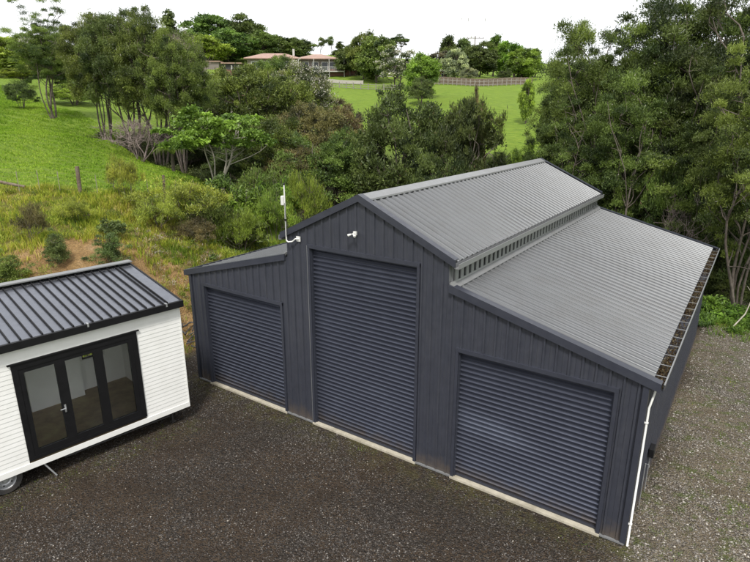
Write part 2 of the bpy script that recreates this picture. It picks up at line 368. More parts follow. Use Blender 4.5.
o=stones(60000,(12.1,19),(-2.5,14),.009,.028,'pale_gravel',lambda x,y:.25+.7*lump(x*1.3,y),[(0,(.075,.062,.05)),(.4,(.15,.13,.108)),(.8,(.24,.225,.20)),(1,(.44,.41,.37))])
tag(o,'pale loose gravel along the right side of the shed','gravel',kind='stuff')

# grass blades
def blades(name,x,y,h,w,seed,nb,lean=.5,mat=None,tc=None,spread=.07):
    r=np.random.RandomState(seed); n=len(x)*nb
    bx=np.repeat(x,nb)+r.normal(0,spread,n); by=np.repeat(y,nb)+r.normal(0,spread,n); bz=np.repeat(terrain(x,y),nb)-.03
    hh=np.repeat(h,nb)*r.uniform(.55,1.15,n); a=r.uniform(0,6.28,n); L=r.uniform(.15,lean,n)*hh*1.6; ww=w*r.uniform(.6,1.3,n)
    dx,dy=np.cos(a),np.sin(a)
    base=np.stack([bx,by,bz],-1); side=np.stack([-dy*ww,dx*ww,0*ww],-1)
    mid=base+np.stack([dx*L*.35,dy*L*.35,hh*.6],-1); tip=base+np.stack([dx*L,dy*L,hh],-1)
    Vv=np.stack([base-side,base+side,mid+side*.7,mid-side*.7,tip],1).reshape(-1,3)
    o5=np.arange(n)*5
    F1=np.stack([o5,o5+1,o5+2,o5+3],-1); F2=np.stack([o5+3,o5+2,o5+4,o5+4],-1)
    # triangles only
    Ft=np.concatenate([np.stack([o5,o5+1,o5+2],-1),np.stack([o5,o5+2,o5+3],-1),np.stack([o5+3,o5+2,o5+4],-1)])
    t=np.repeat(tc,nb)+r.normal(0,.12,n); t=np.clip(t,0,1); 
    return link(name,mesh_np(name,Vv,Ft,mat,np.concatenate([t,t,t])))
def grass_mat(name,stops):
    m,nt,b,out=newmat(name); at=N(nt,'ShaderNodeAttribute',attribute_name='tint',attribute_type='GEOMETRY')
    c=ramp(nt,at.outputs['Fac'],stops)
    d=N(nt,'ShaderNodeBsdfDiffuse',{'Color':c}); tr=N(nt,'ShaderNodeBsdfTranslucent',{'Color':c})
    mx=N(nt,'ShaderNodeMixShader',{0:.35,1:d.outputs[0],2:tr.outputs[0]}); nt.links.new(mx.outputs[0],out.inputs[0]); return m
gm=grass_mat('rough_grass_blades',[(0,(.08,.15,.025)),(.3,(.18,.26,.035)),(.6,(.34,.37,.045)),(.85,(.45,.41,.08)),(1,(.52,.40,.18))])
pm=grass_mat('paddock_blades',[(0,(.08,.16,.02)),(.5,(.20,.335,.03)),(1,(.33,.42,.065))])
r=np.random.RandomState(3)
n=30000; x=r.uniform(-17,-1.6,n); y=r.uniform(-9,16,n)
s=fence_side(x,y); bb=1.3*np.exp(-(((x+6.4)/1.9)**2+((y-.1)/1.9)**2))+.7*np.exp(-(((x+4.9)/1.2)**2+((y-1.)/1.8)**2))+np.exp(-(((x+3.1)/1.4)**2+((y-3.8)/2.9)**2))*.95
cl=.5+.5*np.sin(x*1.7+2*np.sin(y*.8))*np.sin(y*1.9+1.5*np.sin(x))
k=(s<.7)&(yard_sd(x,y)>.35)&(r.rand(n)<(.25+.8*cl)*(1-1.02*bb)); x,y,cl=x[k],y[k],cl[k]
tc=.50+.22*np.sin(x*.9+1.3*np.sin(y*.7))*np.sin(y*1.1)+r.normal(0,.17,len(x))-.12*(y>7)
o=blades('rough_grass',x,y,.16+.30*cl*r.rand(len(x)),.011,1,11,.6,gm,np.clip(tc,0,1))
tag(o,'rough yellow green grass covering the bank below the paddock fence','grass',kind='stuff')
n=150000; x=r.uniform(-62,-8,n); y=r.uniform(-6,26,n); s=fence_side(x,y)
st=.5+.5*np.sin((y*.95-x*.30)*5.2+1.4*np.sin(x*.8)+r.normal(0,.5,n))
k=(s>.2)&(r.rand(n)<.25+.75*st)&(y<15.0-.16*(x+12))&(y>4.5+.22*(x+12)-2); x,y=x[k],y[k]
o=blades('paddock_grass',x,y,.05+.09*r.rand(len(x))+.0015*np.maximum(-x-20,0),.016,2,5,.9,pm,np.clip(.5+.15*np.sin(x*.5+y)+r.normal(0,.2,len(x)),0,1),.09)
tag(o,'bright green grazed paddock grass on the hillside','grass',kind='stuff')
n=2000; x=r.uniform(12.4,18,n); y=r.uniform(-2,14.5,n); q=.5+.5*np.sin(x*2.1+2*np.sin(y*1.3))*np.sin(y*2.3)
k=(q>.62)|((y>12.6)&(r.rand(n)<.8)); x,y=x[k],y[k]
o=blades('low_weeds',x,y,.02+.04*r.rand(len(x))+.2*(y>12.6),.010,4,9,.9,gm,np.clip(.12+r.normal(0,.12,len(x)),0,1),.09)
tag(o,'low green weeds growing through the pale gravel','weeds',kind='stuff')
n=500; x=r.uniform(-.1,12,n); y=-.12-abs(r.normal(0,.28,n)); q=np.sin(x*2.3)+np.sin(x*5.1+1)
k=(q>.3); x,y=x[k],y[k]
xx=2.1+(-.16)*(r.uniform(0,6,500)); ss=r.uniform(0,6,500); tt=r.normal(.2,.22,500); x2=1.735-.16*ss+.987*tt; y2=-1.728-.987*ss-.16*tt
x=np.concatenate([x,x2]); y=np.concatenate([y,y2])
o=blades('edge_weeds',x,y,.02+.03*r.rand(len(x)),.008,6,6,.9,gm,np.clip(.15+r.normal(0,.15,len(x)),0,1),.04)
tag(o,'sparse low weeds along the shed doors and under the cabin','weeds',kind='stuff')

# ------------------------------------------------------------------ shed
W_=12.0; X1=3.80; X2=8.19; DP=11.72; HL=3.40; HH=4.38; HE=4.96; HA=5.99; XM=(X1+X2)/2
def roof_z(x):
    if x<X1: return HL+(HH-HL)*(x/X1)
    if x<=X2: return HA-(HA-HE)*abs(x-XM)/(XM-X1)
    return HL+(HH-HL)*((W_-x)/(W_-X2))
shed=root('farm_shed',(0,0,0),'large dark blue grey steel barn shed with three roller doors and grey raised centre roof','shed')
PITCH=.24
def rib_profile(a,b,depth=.030):
    """breakpoints (s, offset) of ribbed cladding from a to b"""
    out=[(a,0)]; s=a+.10
    while s+.07<b:
        out+=[(s,0),(s+.014,depth),(s+.048,depth),(s+.062,0)]; 
        if s+.062+.09<b: out+=[(s+.062+.075,0),(s+.062+.081,.006),(s+.062+.087,0)]
        s+=PITCH
    out.append((b,0)); return out
def prof_at(P,s):
    for (a,u),(b,v) in zip(P,P[1:]):
        if a<=s<=b: return u if b==a else u+(v-u)*(s-a)/(b-a)
    return 0
DOORS=[(.56,3.52,3.05),(4.54,7.48,4.68),(8.48,11.53,3.03)]
P=rib_profile(0,W_)
ss=sorted(set([p[0] for p in P]+[d for D in DOORS for d in D[:2]]+[X1,X2,XM]))
wall=MB()
for a,b in zip(ss,ss[1:]):
    if b-a<1e-6: continue
    mid=(a+b)/2; z0=0.06
    for D in DOORS:
        if D[0]<mid<D[1]: z0=D[2]
    e=1e-5
    ya,yb=-prof_at(P,a),-prof_at(P,b); ta,tb=roof_z(a+e)-.02,roof_z(b-e)-.02
    wall.add([(a,ya,z0),(b,yb,z0),(b,yb,tb),(a,ya,ta)],[(0,1,2,3)])
wall.build('front_wall',M['wall'],shed)
# base angle , pale line at the foot of the front wall
mb=MB()
for a,b in ((0.0,.50),(3.58,4.48),(7.54,8.42),(11.59,12.03)): mb=MB(); mb.box(a,b,-.055,-.005,.02,.055); mb.build('base_flashing',M['flash'],shed)
# side walls, back wall
def side_wall(x,sgn,z1,name):
    m=MB(); P=rib_profile(0,DP)
    for (a,u),(b,v) in zip(P,P[1:]): m.add([(x+sgn*u,a,.05),(x+sgn*v,b,.05),(x+sgn*v,b,z1),(x+sgn*u,a,z1)],[(0,1,2,3)])
    return m.build(name,M['wall'],shed)
side_wall(0,-1,HL-.02,'side_wall'); side_wall(W_,1,HL-.02,'side_wall')
m=MB(); P=rib_profile(0,W_); ss=sorted(set([p[0] for p in P]+[X1,X2,XM]))
for a,b in zip(ss,ss[1:]):
    m.add([(a,DP+prof_at(P,a),.05),(b,DP+prof_at(P,b),.05),(b,DP+prof_at(P,b),roof_z(b-1e-5)-.02),(a,DP+prof_at(P,a),roof_z(a+1e-5)-.02)],[(0,1,2,3)])
m.build('back_wall',M['wall'],shed)
# clerestory walls with dark slots
for sg,xw in ((-1,X1),(1,X2)):
    m=MB(); P=rib_profile(0,DP,.03)
    for (a,u),(b,v) in zip(P,P[1:]): m.add([(xw+sg*u,a,HH-.1),(xw+sg*v,b,HH-.1),(xw+sg*v,b,HE-.03),(xw+sg*u,a,HE-.03)],[(0,1,2,3)])
    cw=m.build('clerestory_wall',M['vent_dark'],shed)
    m=MB(); y=.16
    while y<DP-.1: m.box(min(xw+sg*.034,xw+sg*.062),max(xw+sg*.034,xw+sg*.062),y,y+.135,HH+.085,HE-.06); y+=.25
    v=m.build('vent_strip',M['flash'],shed)
    m=MB()   # apron flashing turned up the wall and down on the low roof
    sl=(HH-HL)/X1
    pr=[(xw+sg*.036,-.04,HH+.085),(xw+sg*.064,-.04,HH+.085),(xw+sg*.075,-.04,HH+.055),(xw+sg*.19,-.04,HH+.05-sl*.19),(xw+sg*.19,-.04,HH+.035-sl*.19),(xw+sg*.036,-.04,HH+.025)]
    m.prism(pr,(0,-.04,0),(0,DP+.03,0)); m.build('apron_flashing',M['flash'],shed)
# roof sheets
def roof_sheet(x0,z0,x1,z1,name,pitch=.24):
    """runs from (x0,z0) high to (x1,z1) low, ribs parallel to slope"""
    L=math.hypot(x1-x0,z1-z0); nx_,nz_=-(z1-z0)/L*(1 if x1>x0 else -1),abs(x1-x0)/L
    pts=[(-.05,0)]; y=-.05+.04
    while y+.09<DP+.04:
        pts+=[(y,0),(y+.020,.034),(y+.060,.034),(y+.080,0)]
        if y+.2<DP+.04: pts+=[(y+.155,0),(y+.160,.005),(y+.165,0)]
        y+=pitch
    pts.append((DP+.04,0)); m=MB(); t=.006
    V=[];Fc=[]
    for s,h in pts:
        for (xx,zz) in ((x0,z0),(x1,z1)):
            V.append((xx+nx_*h,s,zz+nz_*h)); 
        for (xx,zz) in ((x1,z1),(x0,z0)):
            V.append((xx+nx_*(h-t),s,zz+nz_*(h-t)))
    for i in range(len(pts)-1):
        a=i*4;b=a+4
        for k in range(4): Fc.append((a+k,a+(k+1)%4,b+(k+1)%4,b+k))
    m.add(V,Fc); return m.build(name,M['roof'],shed)
slc=(HA-HE)/(XM-X1); ov=.13
roof_sheet(XM,HA-.01,X2+ov,HE-slc*ov-.01,'upper_roof'); roof_sheet(XM,HA-.01,X1-ov,HE-slc*ov-.01,'upper_roof')
sl=(HH-HL)/X1
roof_sheet(X2+.03,HH,W_+.07,HL-sl*.07,'lower_roof'); roof_sheet(X1-.03,HH,-.07,HL-sl*.07,'lower_roof')
# ridge cap
m=MB(); rc=.20
for sg in (-1,1):
    m.prism([(XM,-.07,HA+.062),(XM+sg*rc,-.07,HA+.062-slc*rc),(XM+sg*(rc+.01),-.07,HA+.025-slc*rc),(XM+sg*rc,-.07,HA+.05-slc*rc),(XM,-.07,HA+.05)],(0,-.07,0),(0,DP+.06,0))
m.build('ridge_cap',M['flash'],shed)
# barge flashings on the front and back rakes
def barge(xa,za,xb,zb,y,sg,mat='wall_trim'):
    m=MB(); y0,y1=(y-.075,y-.03) if sg<0 else (y+.03,y+.075)
    m.prism([(xa,y0,za+.045),(xb,y0,zb+.045),(xb,y0,zb-.095),(xa,y0,za-.095)],(0,y0,0),(0,y1,0))
    ya,yb=(y-.075,y+.10) if sg<0 else (y-.10,y+.075)
    m.prism([(xa,ya,za+.062),(xb,ya,zb+.062),(xb,ya,zb+.0455),(xa,ya,za+.0455)],(0,ya,0),(0,yb,0))
    m.build('barge_flashing',M[mat],shed)
for y,sg in ((0,-1),(DP,1)):
    barge(XM,HA+.005,X2+ov+.02,HE-slc*(ov+.02)+.005,y,sg); barge(X1-ov-.02,HE-slc*(ov+.02)+.005,XM,HA+.005,y,sg)
    barge(X2+.04,HH-.01,W_+.22,HL-sl*.22-.01,y,sg); barge(-.22,HL-sl*.22-.01,X1-.04,HH-.01,y,sg)
# corner flashings
m=MB()
for x in (0,W_): m=MB(); m.box(x-.05,x+.05,-.048,.06,.05,HL-.08); m.build('corner_flashing',M['wall_trim'],shed)
# clerestory gutters
for sg,xw in ((-1,X1),(1,X2)):
    xo=xw+sg*(ov-.01); z=HE-slc*ov-.03; m=MB()
    a,b=sorted((xo,xo+sg*.11)); pr=[(a,0,z+.005),(a,0,z-.10),(b,0,z-.10),(b,0,z+.005),(b-.012,0,z+.005),(b-.012,0,z-.088),(a+.012,0,z-.088),(a+.012,0,z+.005)]
    m.prism([(p[0],-.04,p[2]) for p in pr],(0,-.04,0),(0,DP+.03,0)); m.build('gutter',M['flash'],shed)
# low eave gutters with straps and debris
for sg,xe in ((1,W_+.05),(-1,-.05)):
    z=HL-sl*.07-.005; a,b=xe,xe+sg*.21; lo,hi=min(a,b),max(a,b); m=MB()
    pr=[(lo,0,z),(lo,0,z-.14),(hi,0,z-.14),(hi,0,z),(hi-.012,0,z),(hi-.012,0,z-.128),(lo+.012,0,z-.128),(lo+.012,0,z)]
    m.prism([(p[0],-.02,p[2]) for p in pr],(0,-.02,0),(0,DP,0)); gt=m.build('gutter',M['wall'],shed)
    m=MB(); m.box((hi if sg>0 else lo-.01)-.012*(sg>0),(hi if sg>0 else lo)+.012,-.03,DP+.01,z,z+.008); y=.3
    while y<DP: m.box(lo+.005,hi-.005,y,y+.020,z-.002,z+.006); y+=.52
    m.build('gutter_strap',M['flash' if sg>0 else 'wall'],gt)
    rr=np.random.RandomState(7); n=9000; xx=rr.uniform(lo+.02,hi-.02,n); yy=rr.uniform(0,DP-.05,n); k=rr.rand(n)<.55+.5*np.sin(yy*2.2)*np.sin(yy*.9+1); xx,yy=xx[k],yy[k]; n=len(xx)
    zz=z-.12+rr.rand(n)*.10; c=np.stack([xx,yy,zz],-1); d1=rr.normal(size=(n,3)); d1/=np.linalg.norm(d1,axis=1)[:,None]; d2=np.cross(d1,rr.normal(size=(n,3))); d2/=np.linalg.norm(d2,axis=1)[:,None]
    l=rr.uniform(.01,.03,n)[:,None]; w=rr.uniform(.004,.012,n)[:,None]
    V=np.stack([c-d1*l,c-d2*w,c+d1*l,c+d2*w],1); V[:,:,0]=np.clip(V[:,:,0],lo+.013,hi-.013); V[:,:,2]=np.clip(V[:,:,2],z-.127,z+.02); V=V.reshape(-1,3)
    o=link('leaf_litter',mesh_np('leaf_litter',V,np.arange(n*4).reshape(-1,4),grass_mat('litter',[(0,(.03,.02,.012)),(.7,(.09,.06,.03)),(1,(.3,.26,.16))]),rr.rand(n)),gt); o['kind']='stuff'
# slab
m=MB(); m.box(0.02,W_-.02,.02,DP-.02,-.25,.045); m.build('floor_slab',M['concrete'],shed)
m=MB()
for a,b,h in DOORS: m.box(a-.06,b+.06,-.065,.0195,-.2,.050)
m.build('door_threshold',M['concrete'],shed)
# roller doors
DL=['low left hand roller door','tall central roller door','right hand roller door with a pale dusty patch']
for i,(a,b,h) in enumerate(DOORS):
    m=MB(); zt=h+.1; pt=.105; n=int((zt-.1)/pt*10)
    V=[]
    for k in range(n+1):
        z=.10+k*pt/10; ph=(k%10)/10
        yy=.085+[0,0,0,-.003,-.009,-.017,-.025,-.031,-.033,-.018][k%10]
        V+=[(a+.03,yy,z),(b-.03,yy,z)]
    m.add(V,[(2*k,2*k+1,2*k+3,2*k+2) for k in range(n)])
    d=m.build('roller_door',M['door_steel'],shed); d['label']=DL[i]
    m=MB(); m.box(a+.035,b-.035,.055,.105,.052,.098); m.build('bottom_rail',M['wall_trim'],d)
    m=MB(); fw=.055
    for s0,s1 in ((a-fw,a+.012),(b-.012,b+fw)):
        m.box(s0,s1,-.046,-.034 if False else .0,.052,h+.06)
    m.box(a-fw,b+fw,-.050,.004,h+.0,h+.085)
    m.box(a-.002,a+.032,.002,.13,.052,h-.002); m.box(b-.032,b+.002,.002,.13,.052,h-.002)
    m.build('door_frame',M['wall_trim'],d)
    if i==1:
        m=MB(); m.box(a-fw-.012,a-fw-.001,-.05,.0,.06,h+.06); m.build('edge_strip',M['flash'],d)
    # dark room behind is closed by the wall; header inside the reveal
    m=MB(); m.box(a-.0,b+.0,.12,.14,.05,h+.1); m.build('door_backing',M['darksteel'],d)
# downpipe on the front right corner
m=MB(); m.tube([(W_+.085,-.02,0.02),(W_+.085,-.02,2.9),(W_+.11,.04,3.05),(W_+.14,.10,3.26)],.019,n=12)
dpn=m.build('downpipe',M['whiteplastic'],shed,smooth=True)
m=MB()
for z in (.5,2.6): m=MB(); m.box(W_+.03,W_+.112,-.046,.006,z,z+.016); m.build('bracket',M['whiteplastic'],dpn)
# meter box, tap and pipe on the right wall
m=MB(); m.box(W_+.032,W_+.13,1.72,1.98,.92,1.12); jb=m.build('meter_box',M['black'],shed,bevel=.01)
m=MB(); m.tube([(W_+.06,1.84,.02),(W_+.06,1.84,.92)],.009); m.build('conduit',M['steel'],shed); m=MB(); m.tube([(W_+.06,1.2,.02),(W_+.06,1.2,1.08),(W_+.12,1.2,1.08),(W_+.13,1.2,1.02)],.009); m.build('water_pipe',M['steel'],shed)
# flood light
m=MB(); m.box(5.86,5.94,-.075,-.031,5.16,5.24); m.tube([(5.90,-.07,5.20),(5.90,-.16,5.20)],.014)
fl=m.build('floodlight',M['whiteplastic'],shed); fl['label']='white twin spot security light under the gable'
for sgn in (-1,1):
    m=MB(); c=np.array([5.90+sgn*.03,-.15,5.19]); ax=np.array([sgn*.8,-.5,-.35]); m.lathe(c,ax,[(.010,0),(.020,.01),(.024,.03),(.031,.08),(.027,.084),(0.001,.078)],14); m.tube([(5.90,-.16,5.20),tuple(c)],.014)
    m.build('lamp_head',M['whiteplastic'],fl,smooth=True)
# mast
m=MB(); m.tube([(3.92,-.13,4.80),(3.92,-.13,6.12)],.016,n=10); m.tube([(3.92,-.13,4.80),(3.98,-.13,4.77),(4.08,-.10,4.79),(4.16,-.08,4.86),(4.25,-.05,4.86)],.017,n=10); m.box(4.16,4.28,-.05,-.031,4.80,4.92)
ms=m.build('antenna_mast',M['whiteplastic'],shed,smooth=False); ms['label']='white antenna mast on a curved arm left of the gable'
m=MB(); m.box(3.83,3.90,-.18,-.10,5.64,5.86); m.build('radio_box',M['whiteplastic'],ms,bevel=.015)
m=MB(); m.tube([(3.92,-.13,5.28),(3.92,-.13,5.32)],.027,n=10); m.build('clamp',M['black'],ms); m=MB(); m.tube([(3.92,-.13,6.121),(3.92,-.13,6.15)],.027,n=10); m.build('end_cap',M['black'],ms); m=MB(); m.tube([(3.945,-.16,5.7),(3.95,-.16,5.3),(3.95,-.15,4.9)],.006,n=5); m.build('clamp',M['black'],ms).name='cable'

# ------------------------------------------------------------------ cabin on wheels
CA=math.atan2(-.987,-.160)      # local +x runs along the front wall
cab=root('cabin',(1.735,-1.728,0),'white weatherboard cabin on wheels with black glazed doors and dark ribbed roof','cabin',rz=CA)
# local frame: x = s along the front, local y = -depth (depth goes to -y after the turn)
# after rotation by CA the local +y axis points to (.987,-.160) = toward the viewer; depth t = -y
CLn=7.2; CD=2.62; ZB=.56; ZF=3.20; ZR=3.60
def cw(t): return -t
D0,D1,DZ=1.12,3.69,2.84
def boards(m,s0,s1,y,sg,z0,z1,ztop=None):
    """weatherboards facing sg*y between s0 and s1"""
    z=z0; bh=.10
    while z<z1-1e-4:
        b=min(z+bh,z1)
        m.add([(s0,y+sg*.009,z),(s1,y+sg*.009,z),(s1,y+sg*.002,b),(s0,y+sg*.002,b)],[(0,1,2,3)])
        m.add([(s0,y+sg*.002,z),(s1,y+sg*.002,z),(s1,y+sg*.009,z),(s0,y+sg*.009,z)],[(0,1,2,3)])
        z=b
m=MB()
boards(m,0,D0,0,1,ZB,ZF); boards(m,D1,4.6,0,1,ZB,ZF); boards(m,6.8,CLn,0,1,ZB,ZF); boards(m,4.6,6.8,0,1,ZB,.96); boards(m,4.6,6.8,0,1,2.86,ZF); boards(m,D0,D1,0,1,DZ,ZF)
# inner skin with thickness
for a,b,z0,z1 in ((0,D0,ZB,ZF),(D1,4.6,ZB,ZF),(6.8,CLn,ZB,ZF),(4.6,6.8,ZB,.96),(4.6,6.8,2.86,ZF),(D0,D1,DZ,ZF)): m.box(a,b,-.10,-.001,z0,z1)
m.build('front_wall',M['white'],cab)
def skew(s0,s1,t0,t1):   # end wall with sloped top
    z0=ZF+(ZR-ZF)*t0/CD; z1=ZF+(ZR-ZF)*t1/CD
    return [(s0,-t0,ZB),(s1,-t0,ZB),(s1,-t1,ZB),(s0,-t1,ZB),(s0,-t0,z0),(s1,-t0,z0),(s1,-t1,z1),(s0,-t1,z1)]
BF=[(0,3,2,1),(4,5,6,7),(0,1,5,4),(1,2,6,5),(2,3,7,6),(3,0,4,7)]
m=MB(); m.add(skew(.002,.09,.102,CD-.10),BF); 
z=ZB
while z<ZF: m.box(-.012,.001,-CD+.01,-.0,z,min(z+.05,ZF)); m.box(-.006,.001,-CD+.01,-.0,z+.05,min(z+.10,ZF)); z+=.10
m.build('end_wall',M['white'],cab)
m=MB(); m.add(skew(CLn-.09,CLn,.102,CD-.10),BF); m.build('end_wall',M['white'],cab)
m=MB()  # back wall with small window opening s 1.27..1.62, z 1.42..2.05
wa,wb,wz0,wz1=1.05,1.60,1.45,1.95
for a,b,z0,z1 in ((0,wa,ZB,ZR),(wb,4.3,ZB,ZR),(6.6,CLn,ZB,ZR),(4.3,6.6,ZB,1.1),(4.3,6.6,2.9,ZR),(wa,wb,ZB,wz0),(wa,wb,wz1,ZR)): m.box(a,b,-CD,-CD+.10,z0,z1)
m.build('back_wall',M['white'],cab)
m=MB(); m.box(wa,wb,-CD+.01,-CD+.06,wz0,wz0+.035); m.box(wa,wb,-CD+.01,-CD+.06,wz1-.035,wz1); m.box(wa,wa+.035,-CD+.01,-CD+.06,wz0+.035,wz1-.035); m.box(wb-.035,wb,-CD+.01,-CD+.06,wz0+.035,wz1-.035); m.box(wa+.035,wb-.035,-CD+.02,-CD+.05,1.68,1.705)
w=m.build('back_window',M['black'],cab); m=MB(); m.box(wa+.03,wb-.03,-CD+.033,-CD+.037,wz0+.03,wz1-.03); m.build('pane',M['glass'],w)
m=MB(); m.box(.0,CLn,-CD,-.002,ZB-.12,ZB-.002); m.box(.09,CLn-.09,-CD+.10,-.10,ZB-.002,ZB+.04); m.build('floor',M['floor'],cab)
w=MB(); w.box(4.3,6.6,-CD+.02,-CD+.06,1.1,1.14); w.box(4.3,6.6,-CD+.02,-CD+.06,2.86,2.9); w.box(4.3,4.34,-CD+.02,-CD+.06,1.14,2.86); w.box(6.56,6.6,-CD+.02,-CD+.06,1.14,2.86); w=w.build('back_window',M['black'],cab); m=MB(); m.box(4.33,6.57,-CD+.035,-CD+.04,1.13,2.87); m.build('pane',M['glass'],w)  # large rear window, added out of sight to bring daylight into the room
w=MB(); w.box(4.6,6.8,-.05,.025,.96,1.02); w.box(4.6,6.8,-.05,.025,2.80,2.86); w.box(4.6,4.66,-.05,.025,1.02,2.80); w.box(6.74,6.8,-.05,.025,1.02,2.80); w=w.build('added_front_window',M['black'],cab); m=MB(); m.box(4.65,6.75,-.02,-.014,1.01,2.81); m.build('pane',M['glass'],w)  # added window, unseen left of the frame, to brighten the cabin interior
# linings
m=MB(); m.box(.092,.56,-CD+.102,-.104,ZB+.041,ZF-.12); m.box(1.75,3.0,-CD+.102,-2.22,ZB+.041,ZF-.12); 
m.box(.561,1.749,-CD+.101,-CD+.112,ZB+.041,wz0-.03);m.box(.561,wa-.03,-CD+.101,-CD+.112,wz0-.029,ZF-.12);m.box(.561,1.749,-CD+.101,-CD+.112,wz1+.03,ZF-.12)
m.box(.093,CLn-.1,-CD+.102,-.104,ZF-.115,ZF-.08)
m.build('interior_lining',M['lining'],cab)
# skirt board
m=MB(); m.box(-.005,CLn,.0,.024,ZB-.13,ZB-.002); m.build('skirting',M['white'],cab)
# glazed doors
m=MB(); fw=.09; yo=.03
m.box(D0,D0+fw+.02,-.06,yo,ZB+.05,DZ); m.box(D1-fw-.02,D1,-.06,yo,ZB+.05,DZ); m.box(D0+fw+.02,D1-fw-.02,-.06,yo,DZ-.13,DZ); m.box(D0+fw+.02,D1-fw-.02,-.06,yo,ZB+.05,ZB+.13)
m.box(D0-.06,D1+.06,-.0,yo+.02,DZ,DZ+.03)
gd=m.build('door_frame',M['black'],cab)
W3=(D1-D0-2*fw-.04)/3
for i in range(3):
    a=D0+fw+.02+i*W3; b=a+W3; m=MB(); st=.10
    m.box(a,a+st,-.045,.02,ZB+.13,DZ-.13); m.box(b-st,b,-.045,.02,ZB+.13,DZ-.13); m.box(a+st,b-st,-.045,.02,DZ-.22,DZ-.13); m.box(a+st,b-st,-.045,.02,ZB+.13,ZB+.26)
    dl=m.build('glazed_door',M['black'],cab)
    m=MB(); m.box(a+st-.01,b-st+.01,-.014,-.008,ZB+.25,DZ-.21); m.build('pane',M['glass'],dl)
    if i==2:
        m=MB(); m.box(a+.03,a+.065,.02,.032,1.45,1.63); m.tube([(a+.047,.03,1.56),(a+.047,.075,1.56),(a+.16,.075,1.56)],.011); m.build('handle',M['steel'],dl)
# roof
z0r,z1r=ZF+.135,ZR+.16; T0,T1=-.08,CD+.10
def rz_(t): return z0r+(z1r-z0r)*(t-T0)/(T1-T0)
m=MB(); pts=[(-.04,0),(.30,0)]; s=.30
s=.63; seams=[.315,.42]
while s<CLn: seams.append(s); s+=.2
pts.append((CLn+.04,0)); V=[];Fc=[]
for s,h in pts: V+=[(s,-T0,rz_(T0)+h),(s,-T1,rz_(T1)+h),(s,-T1,rz_(T1)+h-.012),(s,-T0,rz_(T0)+h-.012)]
for i in range(len(pts)-1):
    a=i*4;b=a+4
    for k in range(4): Fc.append((a+k,a+(k+1)%4,b+(k+1)%4,b+k))
m.add(V,Fc); crf=m.build('roof',M['cabroof'],cab)
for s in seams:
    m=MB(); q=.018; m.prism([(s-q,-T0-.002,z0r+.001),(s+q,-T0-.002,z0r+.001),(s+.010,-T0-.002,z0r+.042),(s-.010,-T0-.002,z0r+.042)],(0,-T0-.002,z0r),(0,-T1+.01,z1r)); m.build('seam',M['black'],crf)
m=MB(); m.box(-.05,CLn+.05,-T0,-T0+.075,z0r-.15,z0r+.01); 
m.prism([(-.052,-T0-.001,z0r-.13),(-.052,-T0-.001,z0r+.015),(-.052,-T1,z1r+.015),(-.052,-T1,z1r-.13)],(-.052,0,0),(-.010,0,0))
fa=m.build('fascia_gutter',M['black'],cab)
m=MB(); m.box(-.05,CLn+.05,-T1-.06,-T1+.17,z1r+.05,z1r+.08); m.box(-.05,CLn+.05,-T1-.07,-T1-.061,z1r-.14,z1r+.08); m.build('back_flashing',M['flash'],cab)
m=MB()
for s in (.36,2.15): m=MB(); m.box(s,s+.035,.06,.165,z0r-.05,z0r+.028); m.build('gutter_bracket',M['steel'],fa)
m=MB(); m.box(.0,CLn,-CD+.002,-.101,ZF+.10,ZF+.125); m.box(.0,CLn,-.1,.02,ZF+.001,ZF+.13);m.box(.0,CLn,-CD,-CD+.1,ZR+.001,ZR+.13); m.build('soffit',M['white'],cab)
# chassis
m=MB(); 
for t in (.45,CD-.45): m.box(.1,CLn+1.0,-t-.05,-t+.05,ZB-.27,ZB-.121)
for s in np.arange(.15,CLn,1.2): m.box(s,s+.06,-CD+.05,-.05,ZB-.20,ZB-.122)
m.tube([(.5,-.12,.30),(3.0,-.12,.32)],.02); m.build('chassis',M['darksteel'],cab)
for s in (4.16,4.96):
    m=MB(); c=(s,-.10,.33); m.lathe(c,(0,-1,0),[(.205,-.0),(.22,-.015),(.31,-.01),(.33,.03),(.33,.17),(.31,.20),(.2,.2)],36); ty=m.build('wheel',M['rubber'],cab,smooth=False)
    m=MB(); m.lathe(c,(0,-1,0),[(.001,.03),(.05,.02),(.055,.045),(.10,.045),(.12,.03),(.155,.03),(.17,.055),(.19,.02),(.205,.0),(.208,.10)],30); rm=m.build('rim',M['steel'],ty,smooth=False)
    for k in range(5):
        m=MB(); w=k*2*math.pi/5; m.lathe((s+.135*math.cos(w),-.10,.33+.135*math.sin(w)),(0,-1,0),[(.001,.022),(.018,.022),(.018,.05)],8); m.build('wheel_slot',M['black'],ty)
m=MB(); m.tube([(3.45,-.05,.44),(3.25,.05,.06)],.018); m.build('stabiliser',M['steel'],cab)
for t in (.30,2.35): m=MB(); m.tube([(.35,-t,.44),(.35,-t,.01)],.025); m.box(.29,.41,-t-.06,-t+.06,.0,.02); m.build('stabiliser',M['darksteel'],cab)
m=MB(); m.box(-.001,.02,.018,.028,ZB,ZF); m.build('corner_trim',M['white'],cab)
